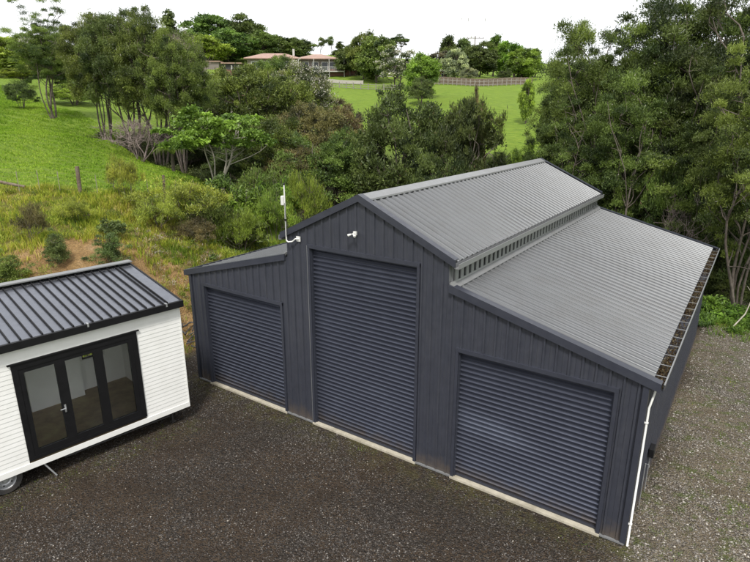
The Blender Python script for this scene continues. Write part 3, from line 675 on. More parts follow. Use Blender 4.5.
TREES=[
('kanuka',-38.0,16.0,9.81,4.84,'olive','tall loose kanuka tree by itself at the left edge of the paddock','K'),
('dome',-29.7,15.6,9.60,4.51,'olive','kanuka with slender leaning bare trunks at the left end of the paddock clump','P'),
('dome',-27.1,16.2,10.70,5.67,'dark','broad tallest kanuka of the clump at the foot of the paddock','P'),
('dome',-23.7,16.0,10.50,4.97,'olive','kanuka right of the tallest one in the paddock edge clump','P'),
('dome',-20.6,15.7,9.41,3.73,'olive','sprawling lower kanuka on the gully side of the paddock clump','P'),
('conifer',-79.9,60.0,12.04,4.33,'bluegreen','dark conifer top showing above the paddock clump',''),
('dead',-48.4,38.0,7.68,3.45,'grey','grey leafless bushy tree left of the other bare one',''),
('dead',-40.7,33.5,6.77,2.84,'grey','reddish grey bare twiggy tree beside the silvery shrub',''),
('round',-36.8,31.3,4.91,3.78,'silver','silvery white leaved shrub below the bare trees',''),
('bush',-44.4,16.5,2.36,2.32,'bluegreen','small dark rounded bush alone on the bright paddock',''),
('round',-94.1,38.1,6.09,8.96,'lime','yellow green tree in front of the white house at the left edge',''),
('round',-74.7,36.9,4.85,7.25,'olive','pale olive tree showing between the lone kanuka and the clump',''),
('bush',-77.6,32.5,2.32,6.16,'lime','low light green hedge tree behind the dark rounded bush',''),
('bush',-48.2,23.5,2.13,4.44,'lime','bright yellow green shrub under the kanuka clump trunks',''),
('round',-129.5,104.8,6.76,7.52,'mid','small tree at the left end of the hilltop row','H'),
('round',-136.6,118.1,10.62,11.57,'mid','broad hilltop tree with a domed crown left of the house','H'),
('round',-132.1,127.3,10.78,11.88,'dark','dark domed tree highest on the hilltop behind the house','H'),
('round',-117.1,107.2,7.84,10.35,'mid','mid green tree in front between the two domed hilltop trees','H'),
('round',-114.8,96.7,6.38,8.60,'lime','lighter green tree low on the hill left of the house','H'),
('round',-112.9,116.2,7.77,8.15,'mid','hilltop tree behind the left end of the pink roof','H'),
('round',-112.6,122.4,6.57,8.38,'mid','hilltop tree behind the middle of the pink roof','H'),
('round',-108.2,125.5,5.96,7.74,'dark','last low tree of the row behind the house roof','H'),
('palm',-92.4,118.1,8.51,2.96,'dark','cabbage tree behind the house, left one of the pair','C'),
('palm',-92.1,122.0,8.60,3.01,'dark','cabbage tree behind the house, right one of the pair','C'),
('conifer',-85.1,117.0,7.60,4.01,'dark','dark narrow conifer right of the cabbage trees',''),
('round',-76.9,110.5,7.01,6.99,'dark','dark tree behind the brown timber fence by the house',''),
('round',-69.6,105.8,10.15,6.61,'olive','yellowish crowned tree towering right of the house',''),
('round',-63.5,102.7,9.66,8.28,'mid','big spreading tree left of the blossom tree',''),
('pine',-74.5,130.4,9.58,7.09,'dark','flat topped dark pine rising behind the blossom tree',''),
('round',-50.2,90.1,7.91,8.45,'blossom','tree covered in white blossom on the far paddock edge',''),
('round',-35.9,75.6,6.87,5.62,'bright','bright lime green round tree standing on the far paddock',''),
('bush',-32.1,68.5,4.03,3.55,'bluegreen','small deep green shrub at the foot of the lime green tree',''),
('round',-58.6,123.1,5.97,6.99,'purple','dark purplish tree behind the far fence',''),
('round',-49.7,114.6,6.83,5.44,'silver','grey green willow behind the far fence',''),
('poplar',-63.8,137.7,7.97,4.14,'bluegreen','poplar left of the wooden utility pole','R'),
('poplar',-60.2,140.2,7.42,4.14,'bluegreen','poplar just left behind the utility pole','R'),
('round',-50.1,128.9,8.01,8.06,'dark','darkest dense tree right of the utility pole',''),
('poplar',-51.2,140.3,8.40,3.73,'bright','tallest pale poplar in the row right of the utility pole','R'),
('poplar',-47.0,137.1,7.25,3.89,'bright','pale poplar in the middle of the right hand row','R'),
('poplar',-42.8,133.9,6.56,4.30,'bright','pale poplar beside the bright round tree','R'),
('round',-37.7,125.2,7.08,7.02,'bright','bright green full tree near the right end of the far fence',''),
('poplar',-38.8,136.6,5.42,3.76,'bright','poplar at the far right end of the row','R'),
('bush',-44.3,111.1,3.00,3.78,'silver','pale rounded bush against the dark far fence',''),
('bush',-37.1,113.6,2.65,2.79,'dark','small dark bush against the far fence',''),
('round',-12.3,60.3,5.13,1.68,'lime','small yellow green tree alone at the right of the far paddock',''),
('flower',-3.0,25.4,9.72,1.36,'brown','reddish tipped shrub poking up above the dark gully bushes',''),
('bush',-44.5,50.3,6.17,5.87,'olive','bright olive bush right in front of the house wall','S'),
('bush',-30.8,30.6,5.62,5.82,'olive','scrub bush below the brown timber deck fence','S'),
('flower',-24.4,32.5,7.32,6.22,'blossom2','large scrub bush speckled with white flowers below the balcony','S'),
('bush',-23.5,25.9,7.74,7.52,'olive','wide yellow olive scrub bush in the middle of the gully','S'),
('bush',-27.2,23.4,5.40,5.02,'olive','scrub bush below the silvery shrub','S'),
('flower',-14.9,26.9,6.25,3.63,'brown','brown tinged scrub bush at the edge of the bright far paddock','S'),
('bush',-15.8,23.9,6.24,5.20,'brown','brownish scrub bush between the flowering bush and the big dark one','S'),
('bush',-6.6,21.8,9.07,6.23,'dark','largest dark green bush right behind the shed ridge','S'),
('bush',-2.7,23.2,9.26,4.38,'dark','dark green bush right of the largest one behind the ridge','S'),
('bush',-9.2,21.2,6.03,3.68,'mid','lighter green bush low on the left flank of the largest dark bush','S'),
('bush',-16.0,20.1,5.11,5.14,'olive','scrub bush behind the pale branched tree','S'),
('bush',-11.2,19.8,5.44,5.17,'mid','mid green scrub bush above the shed gable','S'),
('bush',-12.7,18.7,3.90,3.81,'brown','dim brownish bush behind the mast','S'),
('bush',-3.3,20.4,7.07,3.90,'dark','dark bush touching the ridge behind the shed','S'),
('bush',-25.8,19.5,3.26,4.94,'dark','dark scrub bush at the edge of the grass slope','S'),
('bush',-17.5,17.9,2.51,4.01,'dark','dark bush in the shade behind the pale branched tree','S'),
('bush',-3.9,32.0,2.62,2.36,'mid','bush beyond the far end of the shed ridge','S'),
('broad',-13.8,13.1,4.90,5.72,'bright','bright green broad leaved tree with pale forked bare branches',''),
('fern',-18.7,13.4,1.65,2.25,'bright','light green tree fern at the foot of the grass slope',''),
('kanuka',2.5,26.7,13.62,3.22,'dark','kanuka at the left end of the grove behind the shed','G'),
('kanuka',4.1,24.2,14.11,3.90,'mid','kanuka over the back corner of the upper shed roof','G'),
('kanuka',5.6,24.0,13.40,3.21,'dark','shorter dark kanuka behind the join of the two roofs','G'),
('kanuka',6.4,24.6,14.64,3.55,'dark','kanuka with a peaked crown where the grove steps up','G'),
('kanuka',7.7,24.2,15.41,4.44,'olive','tall olive kanuka at the start of the high part of the grove','G'),
('kanuka',9.0,23.9,16.14,4.51,'dark','tallest dark trunked kanuka of the grove','G'),
('kanuka',10.7,22.7,15.33,4.21,'mid','tall kanuka crossing the right edge of the photo','G'),
('kanuka',12.1,21.2,14.81,4.19,'dark','kanuka standing just past the others at the right edge','G'),
('kanuka',13.2,15.9,11.41,3.01,'olive','kanuka beside the gravel at the far right','G'),
('kanuka',8.0,20.8,10.83,3.11,'mid','fresh green young kanuka in front of the grove','G'),
('kanuka',6.0,20.6,10.47,2.91,'mid','young kanuka low behind the upper roof','G'),
('kanuka',10.0,20.9,11.21,3.39,'mid','young kanuka behind the far corner of the low roof','G'),
('kanuka',11.6,19.7,10.04,2.96,'dark','young dark kanuka at the right edge above the weeds','G'),
('bush',2.9,27.0,9.43,2.97,'dark','undergrowth bush left behind the upper roof end','U'),
('bush',5.5,22.7,8.56,3.11,'dark','undergrowth bush behind the join of the roofs','U'),
('bush',7.9,20.7,7.73,3.01,'mid','undergrowth bush with light green tips behind the low roof','U'),
('bush',10.1,19.2,6.76,2.74,'mid','spreading light topped undergrowth bush behind the low roof corner','U'),
('bush',12.2,18.8,5.66,2.58,'dark','dark undergrowth bush beside the low roof corner','U'),
('bush',12.7,18.0,2.53,2.06,'dark','dark low bush over the green weeds at the right edge','U'),
('bush',-0.9,29.3,5.77,2.58,'lime','bright lime shrub just past the end of the ridge',''),
('dead',10.6,18.3,5.15,2.19,'bark','grey tangle of dead stems behind the low roof corner',''),
('dead',7.2,21.5,6.71,2.60,'bark','grey tangle of dead stems behind the join of the roofs',''),
('dead',-23.2,14.0,2.89,4.01,'bark','tangle of thin dead stems under the paddock clump',''),
('soft',-8.6,6.4,1.37,2.92,'gold','largest feathery yellow green shrub on the bank right of the fence','B'),
('soft',-10.3,4.6,1.31,1.16,'gold','thin upright yellow green shrub between the two fence posts','B'),
('soft',-8.3,4.8,1.01,1.46,'gold','feathery shrub just below the right fence post','B'),
('soft',-7.6,7.1,1.56,1.64,'olive','feathery shrub on the bank between the gold one and the broad weeds','B'),
('soft',-7.0,5.7,0.79,1.46,'brown','brownish low shrub with dry twigs on the bank','B'),
('soft',-6.6,7.8,1.54,1.37,'lime','bright tufty shrub right above the low left roof','B'),
('soft',-9.6,12.4,2.08,2.33,'olive','olive feathery shrub at the top of the weedy bank','B'),
('soft',-7.1,10.5,1.80,1.71,'lime','light green shrub left of the mast','B'),
('soft',-7.0,13.0,2.53,1.61,'lime','light green shrub right of the mast','B'),
('weed',-8.4,9.6,1.76,1.71,'bright','broad leaved green weed clump on the bank','W'),
('weed',-8.2,10.9,1.60,1.56,'bluegreen','bluish broad leaved weed clump left of the mast','W'),
('weed',-8.4,12.6,2.41,1.86,'bright','broad leaved weed clump behind the mast','W'),
('weed',-7.0,8.7,1.44,1.42,'mid','dark leaved weed clump low on the bank near the low roof','W'),
('weed',-11.1,10.8,1.13,1.42,'mid','leafy weed clump under the pale branched tree','W'),
('bush',-6.7,-0.4,1.44,0.81,'bluegreen','small dense dark shrub on the bare earth, left of two','D'),
('bush',-5.7,0.9,1.27,0.97,'bluegreen','small dense dark shrub on the bare earth, right of two','D'),
('bush',-6.4,-2.1,1.21,1.05,'olive','olive shrub peeping over the back edge of the cabin roof',''),
('soft',-8.6,-0.2,1.07,0.79,'brown','wispy brownish shrub behind the dark shrub on the bank','B'),
('soft',-9.7,2.0,0.70,0.97,'gold','wispy golden shrub left below the first fence post','B'),
('weed',-7.1,2.0,0.64,0.83,'bluegreen','low grey green weed on the upper bank','W'),
('weed',13.1,15.2,0.07,1.62,'bright','bright green weeds at the edge of the gravel by the shed','W'),
('weed',12.2,15.8,1.00,1.31,'bright','bright green weed clump against the back of the gravel','W'),
('weed',13.6,15.5,0.57,1.25,'bright','bright green weed clump at the right frame edge','W'),
('weed',12.8,17.4,0.28,1.37,'mid','darker weed clump behind the bright ones','W'),
]

# ------------------------------------------------------------------ vegetation
PAL={'olive':(.080,.112,.030),'dark':(.052,.075,.026),'mid':(.070,.108,.030),'bluegreen':(.068,.10,.038),'lime':(.13,.18,.032),'bright':(.095,.165,.030),
 'silver':(.19,.22,.16),'purple':(.065,.058,.045),'blossom':(.13,.16,.07),'blossom2':(.085,.095,.045),'brown':(.105,.095,.050),'pinkish':(.10,.10,.05),'gold':(.175,.205,.040),
 'grey':(.27,.22,.20),'bark':(.20,.17,.15)}
PAL={k:((v[0]*1.45,v[1]*1.45,v[2]*1.35) if k not in ('grey','bark','blossom') else v) for k,v in PAL.items()}
def unit(v): return v/(np.linalg.norm(v,axis=-1,keepdims=True)+1e-9)
def leafcloud(rs,C,Rd,n,ll,lw,flat=.7,up=.3,shell=.35,special=0.,speckind=3.,clvar=.28,hang=0.,lowcut=-.5):
    """C (m,3) clump centres, Rd (m,) radii, n leaves for each; narrow four-cornered leaf sprays"""
    m=len(C); d=unit(rs.normal(size=(m,n,3))); d[:,:,2]=np.where(d[:,:,2]<lowcut,-d[:,:,2]*.6,d[:,:,2])
    rad=(shell+(1-shell)*rs.rand(m,n,1)**.6)*Rd[:,None,None]
    rad=rad*(1+.45*np.sin(3*d[:,:,:1]*2+np.arange(m)[:,None,None])*np.sin(4*d[:,:,1:2]+2*np.arange(m)[:,None,None]))
    p=C[:,None]+d*rad*np.array([1,1,flat])
    dirv=unit(d*.75+rs.normal(size=(m,n,3))*.75+np.array([0,0,up]))
    nv=unit(np.cross(dirv,rs.normal(size=(m,n,3))+np.array([.0,.0,.3])))
    L=ll*rs.uniform(.6,1.4,(m,n,1)); Wd=lw*rs.uniform(.6,1.3,(m,n,1))
    a=p-dirv*L*.5; b=p+nv*Wd*.5+dirv*L*.08; c=p+dirv*L*.5; e=p-nv*Wd*.5+dirv*L*.02
    c[:,:,2]-=hang*L[:,:,0]
    V=np.stack([a,b,c,e],2).reshape(-1,3)
    ct=.42+rs.normal(0,clvar,(m,1)); t=ct+rs.normal(0,.16,(m,n)); t=np.clip(t,0,1)
    if special>0:
        k=(rs.rand(m,n)<special*(.3+1.4*rs.rand(m,1)))&(d[:,:,2]>-.1); t=np.where(k,speckind,t)
    return V,t.ravel()
def crown_mesh(name,parts):
    Vs=np.concatenate([p[0] for p in parts]); t=np.concatenate([p[1] for p in parts])
    return mesh_np(name,Vs,np.arange(len(Vs)).reshape(-1,4),M['leaf'],t)
def tubes(rs,paths,ns=5):
    Vs=[];Fs=[];b=0
    for P,r0,r1 in paths:
        P=np.asarray(P,float); k=len(P)
        T=unit(np.gradient(P,axis=0)); ref=np.array([.3,.2,1.]) ; A=unit(np.cross(T,np.tile(ref,(k,1))+1e-3*rs.normal(size=(k,3)))); B=np.cross(T,A)
        rr=np.linspace(r0,r1,k)
        an=np.arange(ns)*2*math.pi/ns
        ring=P[:,None]+rr[:,None,None]*(np.cos(an)[None,:,None]*A[:,None]+np.sin(an)[None,:,None]*B[:,None])
        Vs.append(ring.reshape(-1,3))
        i=np.arange(k-1)[:,None]*ns; j=np.arange(ns)[None]; j2=(j+1)%ns
        Fs.append(np.stack([i+j,i+j2,i+ns+j2,i+ns+j],-1).reshape(-1,4)+b); b+=k*ns
    return np.concatenate(Vs),np.concatenate(Fs)
def path(rs,a,b,n=7,wig=.12,sag=0.,bow=0.):
    a=np.array(a,float);b=np.array(b,float);t=np.linspace(0,1,n)[:,None]; L=np.linalg.norm(b-a)
    P=a+(b-a)*t; d1,d2,d3=rs.normal(0,wig*L*.35,(3,3))*np.array([1,1,.4])
    P=P+d1*np.sin(t*math.pi)+d2*.5*np.sin(t*2*math.pi)+d3*.25*np.sin(t*3*math.pi); P[:,2]+=bow*L*np.sin(t[:,0]*math.pi)
    return P
PROTO={}
def skeleton(rs,C,h,w,nst,spread,r0,fork=.35,nbr=40,twr=.012):
    """stems, then a branch from the nearest stem point up to many of the clump centres"""
    paths=[];S_=[]
    for i in range(nst):
        a=2*math.pi*i/nst+rs.uniform(-.5,.5); b0=np.array([math.cos(a),math.sin(a),0])*rs.uniform(.05,.25)*min(1,w*.2)
        tp=np.array([math.cos(a)*w*spread*rs.uniform(.5,1.1),math.sin(a)*w*spread*rs.uniform(.5,1.1),h*rs.uniform(.72,.9)])
        P=path(rs,b0-np.array([0,0,.4]),tp,12,.13); rr=r0*rs.uniform(.7,1.1); paths.append((P,rr,rr*.25)); S_.append((P,rr))
    allp=np.concatenate([p for p,_ in S_])
    sel=rs.permutation(len(C))[:nbr]
    for k in sel:
        c=C[k]; cand=allp[(allp[:,2]>h*fork*.7)&(allp[:,2]<c[2]-.05*h)]
        if len(cand)==0: cand=allp[allp[:,2]<=max(c[2],h*.2)]
        if len(cand)==0: continue
        d=np.linalg.norm((cand-c)*np.array([1,1,.6]),axis=1)+rs.rand(len(cand))*.25*h; s=cand[d.argmin()]
        P=path(rs,s,c,6,.25,bow=-.04); paths.append((P,r0*.34,twr))
        for q in range(3):
            t=P[rs.randint(3,6)]; e=t+rs.normal(size=3)*w*.05+np.array([0,0,w*.03]); paths.append((path(rs,t,e,4,.3),twr*1.3,twr*.5))
    return paths
def shape_pts(rs,n,h,w,z0,z1,inner=.35,top=1.,lump=.22,low=-1,cone=0.):
    out=[]; ph=rs.uniform(0,6.28,4)
    while len(out)<n:
        d=unit(rs.normal(size=3)); 
        if d[2]<low: continue
        r=(inner+(1-inner)*rs.rand()**.5)*(1+lump*math.sin(2.3*math.atan2(d[1],d[0])+ph[0])+lump*math.sin(5*d[2]+3*math.atan2(d[1],d[0])+ph[1]))*.92
        zc=(z0+z1)/2; hz_=(z1-z0)/2; z=zc+d[2]*r*hz_
        f=1-cone*max(0,(z-z0)/(z1-z0))
        out.append((d[0]*r*w/2*f,d[1]*r*w/2*f,z))
    return np.array(out)
def proto(kind,v):
    key=(kind,v)
    if key in PROTO: return PROTO[key]
    rs=np.random.RandomState(100+v*17+sum(ord(c) for c in kind)); tm=M['bark']
    if kind=='kanuka':
        h,w=11.,5.
        C=shape_pts(rs,260,h,w,.24*h,.98*h,.30,lump=.3,low=-.95); Rd=rs.uniform(.26,.60,len(C))
        parts=[leafcloud(rs,C,Rd,460,.115,.030,.8,.6,.2,.003,3.,clvar=.32)]
        C2=C[rs.permutation(len(C))[:45]]+rs.normal(0,.5,(45,3)); parts.append(leafcloud(rs,C2,rs.uniform(.18,.4,45),110,.13,.035,1.,.8,.1))
        pa=skeleton(rs,C,h,w,5,.22,.085,.3,85,.013)
    elif kind=='dome':
        h,w=10.,7.
        C=shape_pts(rs,330,h,w,.26*h,.97*h,.45,lump=.14,low=-.75); Rd=rs.uniform(.32,.62,len(C))
        parts=[leafcloud(rs,C,Rd,400,.13,.038,.9,.6,.2,.004,3.,clvar=.32)]
        pa=skeleton(rs,C,h,w,7,.20,.10,.3,70,.012)
    elif kind=='bush':
        h,w=5.,5.
        C=shape_pts(rs,130,h,w,-.1*h,.95*h,.55,lump=.16,low=-.35); Rd=rs.uniform(.34,.68,len(C))
        parts=[leafcloud(rs,C,Rd,360,.14,.045,.75,.5,.2,.006,-2.)]
        # upright fuzzy tips along the top
        k=C[:,2]>.45*h; Ct=C[k]; T=Ct+np.stack([rs.normal(0,.2,len(Ct)),rs.normal(0,.2,len(Ct)),rs.uniform(.15,.4,len(Ct))],-1)
        parts.append(leafcloud(rs,T,rs.uniform(.16,.3,len(T)),90,.14,.04,1.1,1.0,.1))
        pa=skeleton(rs,C,h,w,5,.26,.08,.15,50,.014)
    elif kind=='flower':
        h,w=5.,5.
        C=shape_pts(rs,130,h,w,-.1*h,.95*h,.55,lump=.2,low=-.35); Rd=rs.uniform(.32,.62,len(C))
        parts=[leafcloud(rs,C,Rd,330,.15,.05,.8,.6,.2,.17,3. if v%2==0 else -2.)]
        pa=skeleton(rs,C,h,w,5,.26,.08,.15,50,.014)
    elif kind=='broad':
        h,w=5.,5.4
        C=shape_pts(rs,105,h,w,.36*h,.97*h,.45,lump=.2,low=-.6); Rd=rs.uniform(.3,.55,len(C))
        parts=[leafcloud(rs,C,Rd,170,.20,.10,.55,.1,.2,0,clvar=.2,hang=.25)]
        pa=skeleton(rs,C,h,w,4,.26,.075,.3,36,.012); tm=M['palebark']
    elif kind=='round':
        h,w=9.,8.
        C=shape_pts(rs,120,h,w,.02*h,.97*h,.45,lump=.14,low=-.95); Rd=rs.uniform(.7,1.25,len(C))
        parts=[leafcloud(rs,C,Rd,170,.42,.22,.8,.3,.25,.0)]
        pa=skeleton(rs,C,h,w,2,.14,.2,.2,30,.03)
    elif kind=='blossom':
        h,w=9.,8.
        C=shape_pts(rs,85,h,w,.16*h,.97*h,.5,lump=.2,low=-.7); Rd=rs.uniform(.5,1.,len(C))
        parts=[leafcloud(rs,C,Rd,150,.36,.2,.8,.3,.25,.30,3.)]
        pa=skeleton(rs,C,h,w,2,.14,.2,.2,30,.03)
    elif kind=='poplar':
        h,w=9.,3.4
        C=shape_pts(rs,60,h,w,.04*h,.99*h,.4,lump=.15,low=-.95,cone=.55); Rd=rs.uniform(.4,.75,len(C))
        parts=[leafcloud(rs,C,Rd,150,.34,.16,1.5,1.2,.2)]
        pa=skeleton(rs,C,h,w,2,.1,.14,.1,20,.03)
    elif kind=='conifer':
        h,w=9.,4.
        C=shape_pts(rs,80,h,w,.05*h,1.0*h,.5,lump=.1,low=-.95,cone=.8); Rd=rs.uniform(.4,.7,len(C))
        parts=[leafcloud(rs,C,Rd,130,.32,.12,.7,.2,.2)]
        pa=skeleton(rs,C,h,w,1,.02,.16,.1,20,.03)
    elif kind=='pine':
        h,w=9.,6.4
        C=shape_pts(rs,30,h,w,.70*h,.99*h,.4,lump=.3,low=-.5); Rd=rs.uniform(.5,.95,len(C))
        parts=[leafcloud(rs,C,Rd,220,.34,.12,.42,.3,.2)]
        pa=skeleton(rs,C,h,w,1,.06,.17,.7,22,.04)
    elif kind=='palm':
        h,w=8.5,3.
        C=np.array([(0,0,h-.8),(.9,.3,h-1.8),(-.8,-.4,h-2.1),(.2,-.9,h-1.4)]); parts=[leafcloud(rs,C,np.array([.75]*4),260,.8,.09,.9,.2,.1,hang=.2)]
        pa=skeleton(rs,C,h,w,1,.02,.14,.55,4,.07)
    elif kind=='fern':
        h,w=1.6,2.4; V=[];T=[]
        for i in range(22):
            a=i*2.4; l=rs.uniform(.9,1.25); q=np.linspace(0,1,26)[:,None]; cx=np.array([[math.cos(a),math.sin(a),0]])
            P=np.array([[0,0,.75]])+cx*l*q+np.array([[0,0,1]])*(q*1.3-q*q*1.25)*l*.9; sd_=np.array([-math.sin(a),math.cos(a),0])
            for sg in (-1,1):
                wd=.30*np.sin(q*2.9+.15)
                tipv=P+sd_*sg*wd+cx*.08; V.append(np.stack([P,P+cx*.03,tipv,P-cx*.0+sd_*sg*wd*.5],1).reshape(-1,3)); T.append(np.full(26,.4+.4*rs.rand()))
        parts=[(np.concatenate(V),np.concatenate(T))]; pa=[(path(rs,(0,0,-.3),(0,0,.78),5,.05),.11,.10)]
    elif kind=='dead':
        h,w=6.,4.; C=shape_pts(rs,90,h,w,.25*h,.98*h,.5,lump=.2,low=-.7)
        pa=skeleton(rs,C,h,w,7,.3,.05,.15,85,.012)
        for c in C:
            for q in range(9):
                e=c+rs.normal(size=3)*.38+np.array([0,0,.35]); pa.append((path(rs,c,e,4,.3),.011,.004))
        parts=None; tm=M['deadwood']
    elif kind=='soft':
        h,w=1.5,1.6
        C=shape_pts(rs,60,h,w,.0*h,.82*h,.3,lump=.22,low=-.3); Rd=rs.uniform(.12,.24,len(C))
        parts=[leafcloud(rs,C,Rd,190,.085,.013,1.6,1.5,.05,.02,-2.,clvar=.16)]
        pa=skeleton(rs,C,h,w,6,.3,.014,.1,50,.005)
    elif kind=='weed':
        h,w=1.3,1.5
        C=shape_pts(rs,50,h,w,.0*h,.85*h,.35,lump=.2,low=-.3); Rd=rs.uniform(.14,.26,len(C))
        parts=[leafcloud(rs,C,Rd,38,.19,.055,.8,.7,.2,clvar=.22,hang=.3)]
        pa=skeleton(rs,C,h,w,6,.3,.012,.1,30,.005)
    elif kind=='small':
        h,w=1.3,1.0
        C=shape_pts(rs,75,h,w,-.1*h,.9*h,.3,lump=.42,low=-.7,cone=.4); Rd=rs.uniform(.10,.2,len(C))
        parts=[leafcloud(rs,C,Rd,150,.06,.018,1.1,.8,.2,clvar=.2)]
        pa=skeleton(rs,C,h,w,3,.1,.02,.1,30,.006)
    if parts:
        allv=np.concatenate([p[0] for p in parts]); h=float(np.percentile(allv[:,2],99.7)); w=2*float(np.percentile(np.hypot(allv[:,0],allv[:,1]),93))
    V,F=tubes(rs,pa)
    tr=mesh_np('trunk',V,F,tm,smooth=True)
    cr=crown_mesh('crown',parts) if parts else None
    PROTO[key]=(h,w,cr,tr); return PROTO[key]
NV={'dome':3,'kanuka':4,'bush':4,'round':3,'soft':3,'weed':2,'poplar':2,'flower':2,'dead':2,'conifer':1,'small':2}
KN={'dome':('kanuka_tree','tree'),'kanuka':('kanuka_tree','tree'),'bush':('bush','bush'),'flower':('flowering_bush','bush'),'broad':('broadleaf_tree','tree'),'round':('broadleaf_tree','tree'),'blossom':('blossom_tree','tree'),
 'poplar':('poplar_tree','tree'),'conifer':('conifer_tree','tree'),'pine':('pine_tree','tree'),'palm':('cabbage_tree','tree'),'fern':('tree_fern','fern'),'dead':('bare_shrub','shrub'),'soft':('shrub','shrub'),'weed':('weed_clump','weed'),'small':('shrub','shrub')}
GR={'K':'','P':'kanuka clump at the foot of the paddock','H':'trees on the hilltop','C':'cabbage trees behind the house','R':'poplars beyond the far fence','S':'scrub bushes in the gully','G':'kanuka grove behind the shed','U':'undergrowth bushes of the grove','B':'feathery shrubs on the bank','W':'leafy weed clumps','D':'small dark shrubs on the bare earth'}
rt_=np.random.RandomState(42); cnt={}
for (k,x,y,h,w,col,lab,gr) in TREES:
    kk=k
    if k=='bush' and h<2.0 and x>-12: kk='small'
    if k=='round' and col=='blossom': kk='blossom'
    v=cnt.get(kk,0); cnt[kk]=v+1; v=v%NV.get(kk,1)
    if kk=='flower': v=1 if col=='brown' else 0
    H0,W0,cr,tr=proto(kk,v)
    h=max(h,.45)
    if gr=='G': w*=1.45
    if gr=='B': w*=1.45; h*=1.45
    if gr=='W': w*=1.35; h*=1.25
    if gr=='D': w*=1.15; h*=.85
    if gr=='H': w*=1.3; h*=1.1
    if gr=='R': w*=1.2; h*=1.2
    if gr=='G': h*=1.04
    if not gr: w*=1.1
    if gr=='P': w*=1.12
    if gr in 'SU' and gr: w*=1.12
    z=hz(x,y)
    e=root(KN[kk][0],(x,y,z),lab,KN[kk][1],GR.get(gr) or None,rz=rt_.uniform(0,6.28))
    if k=='dead': e['category']='shrub'
    for me,nm in ((cr,'crown'),(tr,'trunk')):
        if me is None: continue
        o=link(nm,me,e); o.scale=(w/W0,w/W0,h/H0)
        c=PAL[col]; j=rt_.uniform(.9,1.1); o.color=(c[0]*j,c[1]*j,c[2]*j,1)
print('protos',len(PROTO),sum((p[2].polygons.__len__() if p[2] else 0)+len(p[3].polygons) for p in PROTO.values()))

# low scrub that covers the bank between the single shrubs
rs=np.random.RandomState(77)
def scrub(name,n,xr,yr,keep,rmin,rmax,nl,ll,lw,col,label,seed,up=1.,flat=.9,special=0.,sk=3.):
    rs=np.random.RandomState(seed); x=rs.uniform(*xr,n); y=rs.uniform(*yr,n); k=keep(x,y,rs); x,y=x[k],y[k]
    C=np.stack([x,y,terrain(x,y)+.05],-1); Rd=rs.uniform(rmin,rmax,len(x))
    V,t=leafcloud(rs,C,Rd,nl,ll,lw,flat,up,.15,special,sk,clvar=.22)
    o=link(name,mesh_np(name,V,np.arange(len(V)).reshape(-1,4),M['leaf'],t)); o.color=col+(1,); tag(o,label,'undergrowth',kind='stuff'); return o
def onbank(x,y): return (fence_side(x,y)<.3)&(yard_sd(x,y)>.9)
def bb_(x,y): return 1.3*np.exp(-(((x+6.4)/1.9)**2+((y-.1)/1.9)**2))+.8*np.exp(-(((x+4.9)/1.1)**2+((y-1.)/1.7)**2))+.9*np.exp(-(((x+2.9)/.9)**2+((y-3.6)/2.3)**2))
scrub('bank_scrub',1900,(-17,-2),(-8,15),lambda x,y,r:onbank(x,y)&(r.rand(len(x))<(.30+.5*np.sin(x*1.3+y)*np.sin(y*1.7))*(1-bb_(x,y))+.25*(y>5)),.16,.42,170,.11,.018,(.27,.31,.055),'low yellow green scrub growing through the rough grass of the bank',5,1.3,1.)
scrub('leafy_undergrowth',420,(-13,-4),(5,16),lambda x,y,r:onbank(x,y)&(r.rand(len(x))<.25+.6*(y>8.)),.2,.5,80,.17,.05,(.10,.17,.04),'leafy green undergrowth on the bank beside the low left roof',6,.6,.8)
scrub('dry_brush',260,(-8,-2.4),(2.2,9),lambda x,y,r:onbank(x,y)&(r.rand(len(x))<.75),.15,.35,110,.12,.012,(.30,.22,.12),'dry brown brush and dead stalks on the lower bank',7,.9,.7,.15,3.)
scrub('edge_undergrowth',900,(8,20),(12.9,19),lambda x,y,r:(yard_sd(x,y)>-.2)&((y>13.3)|(x>15.5))&(r.rand(len(x))<.8),.2,.5,90,.15,.04,(.085,.165,.030),'bright green weeds massed at the edge of the gravel under the grove',8,.9,.8)
scrub('gully_undergrowth',900,(-34,-9),(12,24),lambda x,y,r:(y>14.2-.14*(x+14))&(r.rand(len(x))<.8),.3,.8,110,.17,.05,(.07,.095,.03),'dark undergrowth filling the gully under the trees',9,.5,.8)

# ------------------------------------------------------------------ paddock fence on the bank
def sub(name,build,mat,parent): m=MB(); build(m); return m.build(name,mat,parent)
fp=[(-17.2,-2.4),(-14.6,.5),(-11.96,3.5),(-9.74,6.24),(-8.2,8.6)]
fen=root('wire_fence',(fp[2][0],fp[2][1],hz(*fp[2])),'post and wire farm fence along the top of the bank','fence')
ox,oy,oz=fen.location
for i,(x,y) in enumerate(fp):
    m=MB(); z=hz(x,y); hh=1.2 if i!=3 else 1.45
    m.tube([(x-ox,y-oy,z-oz-.4),(x-ox+.02,y-oy,z-oz+hh*.5),(x-ox+.03,y-oy+.01,z-oz+hh)],.085 if i in(2,) else .065,n=9); m.build('post',M['post'],fen)
for i in range(len(fp)-1):
    (x0,y0),(x1,y1)=fp[i],fp[i+1]
    for q in (.2,.4,.6,.8):
        x,y=x0+(x1-x0)*q,y0+(y1-y0)*q; z=hz(x,y); m=MB(); m.box(x-ox-.014,x-ox+.014,y-oy-.01,y-oy+.01,z-oz+.08,z-oz+.95); m.build('batten',M['batten'],fen)
m=MB()
for lv in (.2,.38,.56,.74,.9,1.04):
    m.tube([(x-ox+.07,y-oy-.05,hz(x,y)-oz+lv) for x,y in fp],.0022,n=4)
m.build('wire',M['post'],fen)
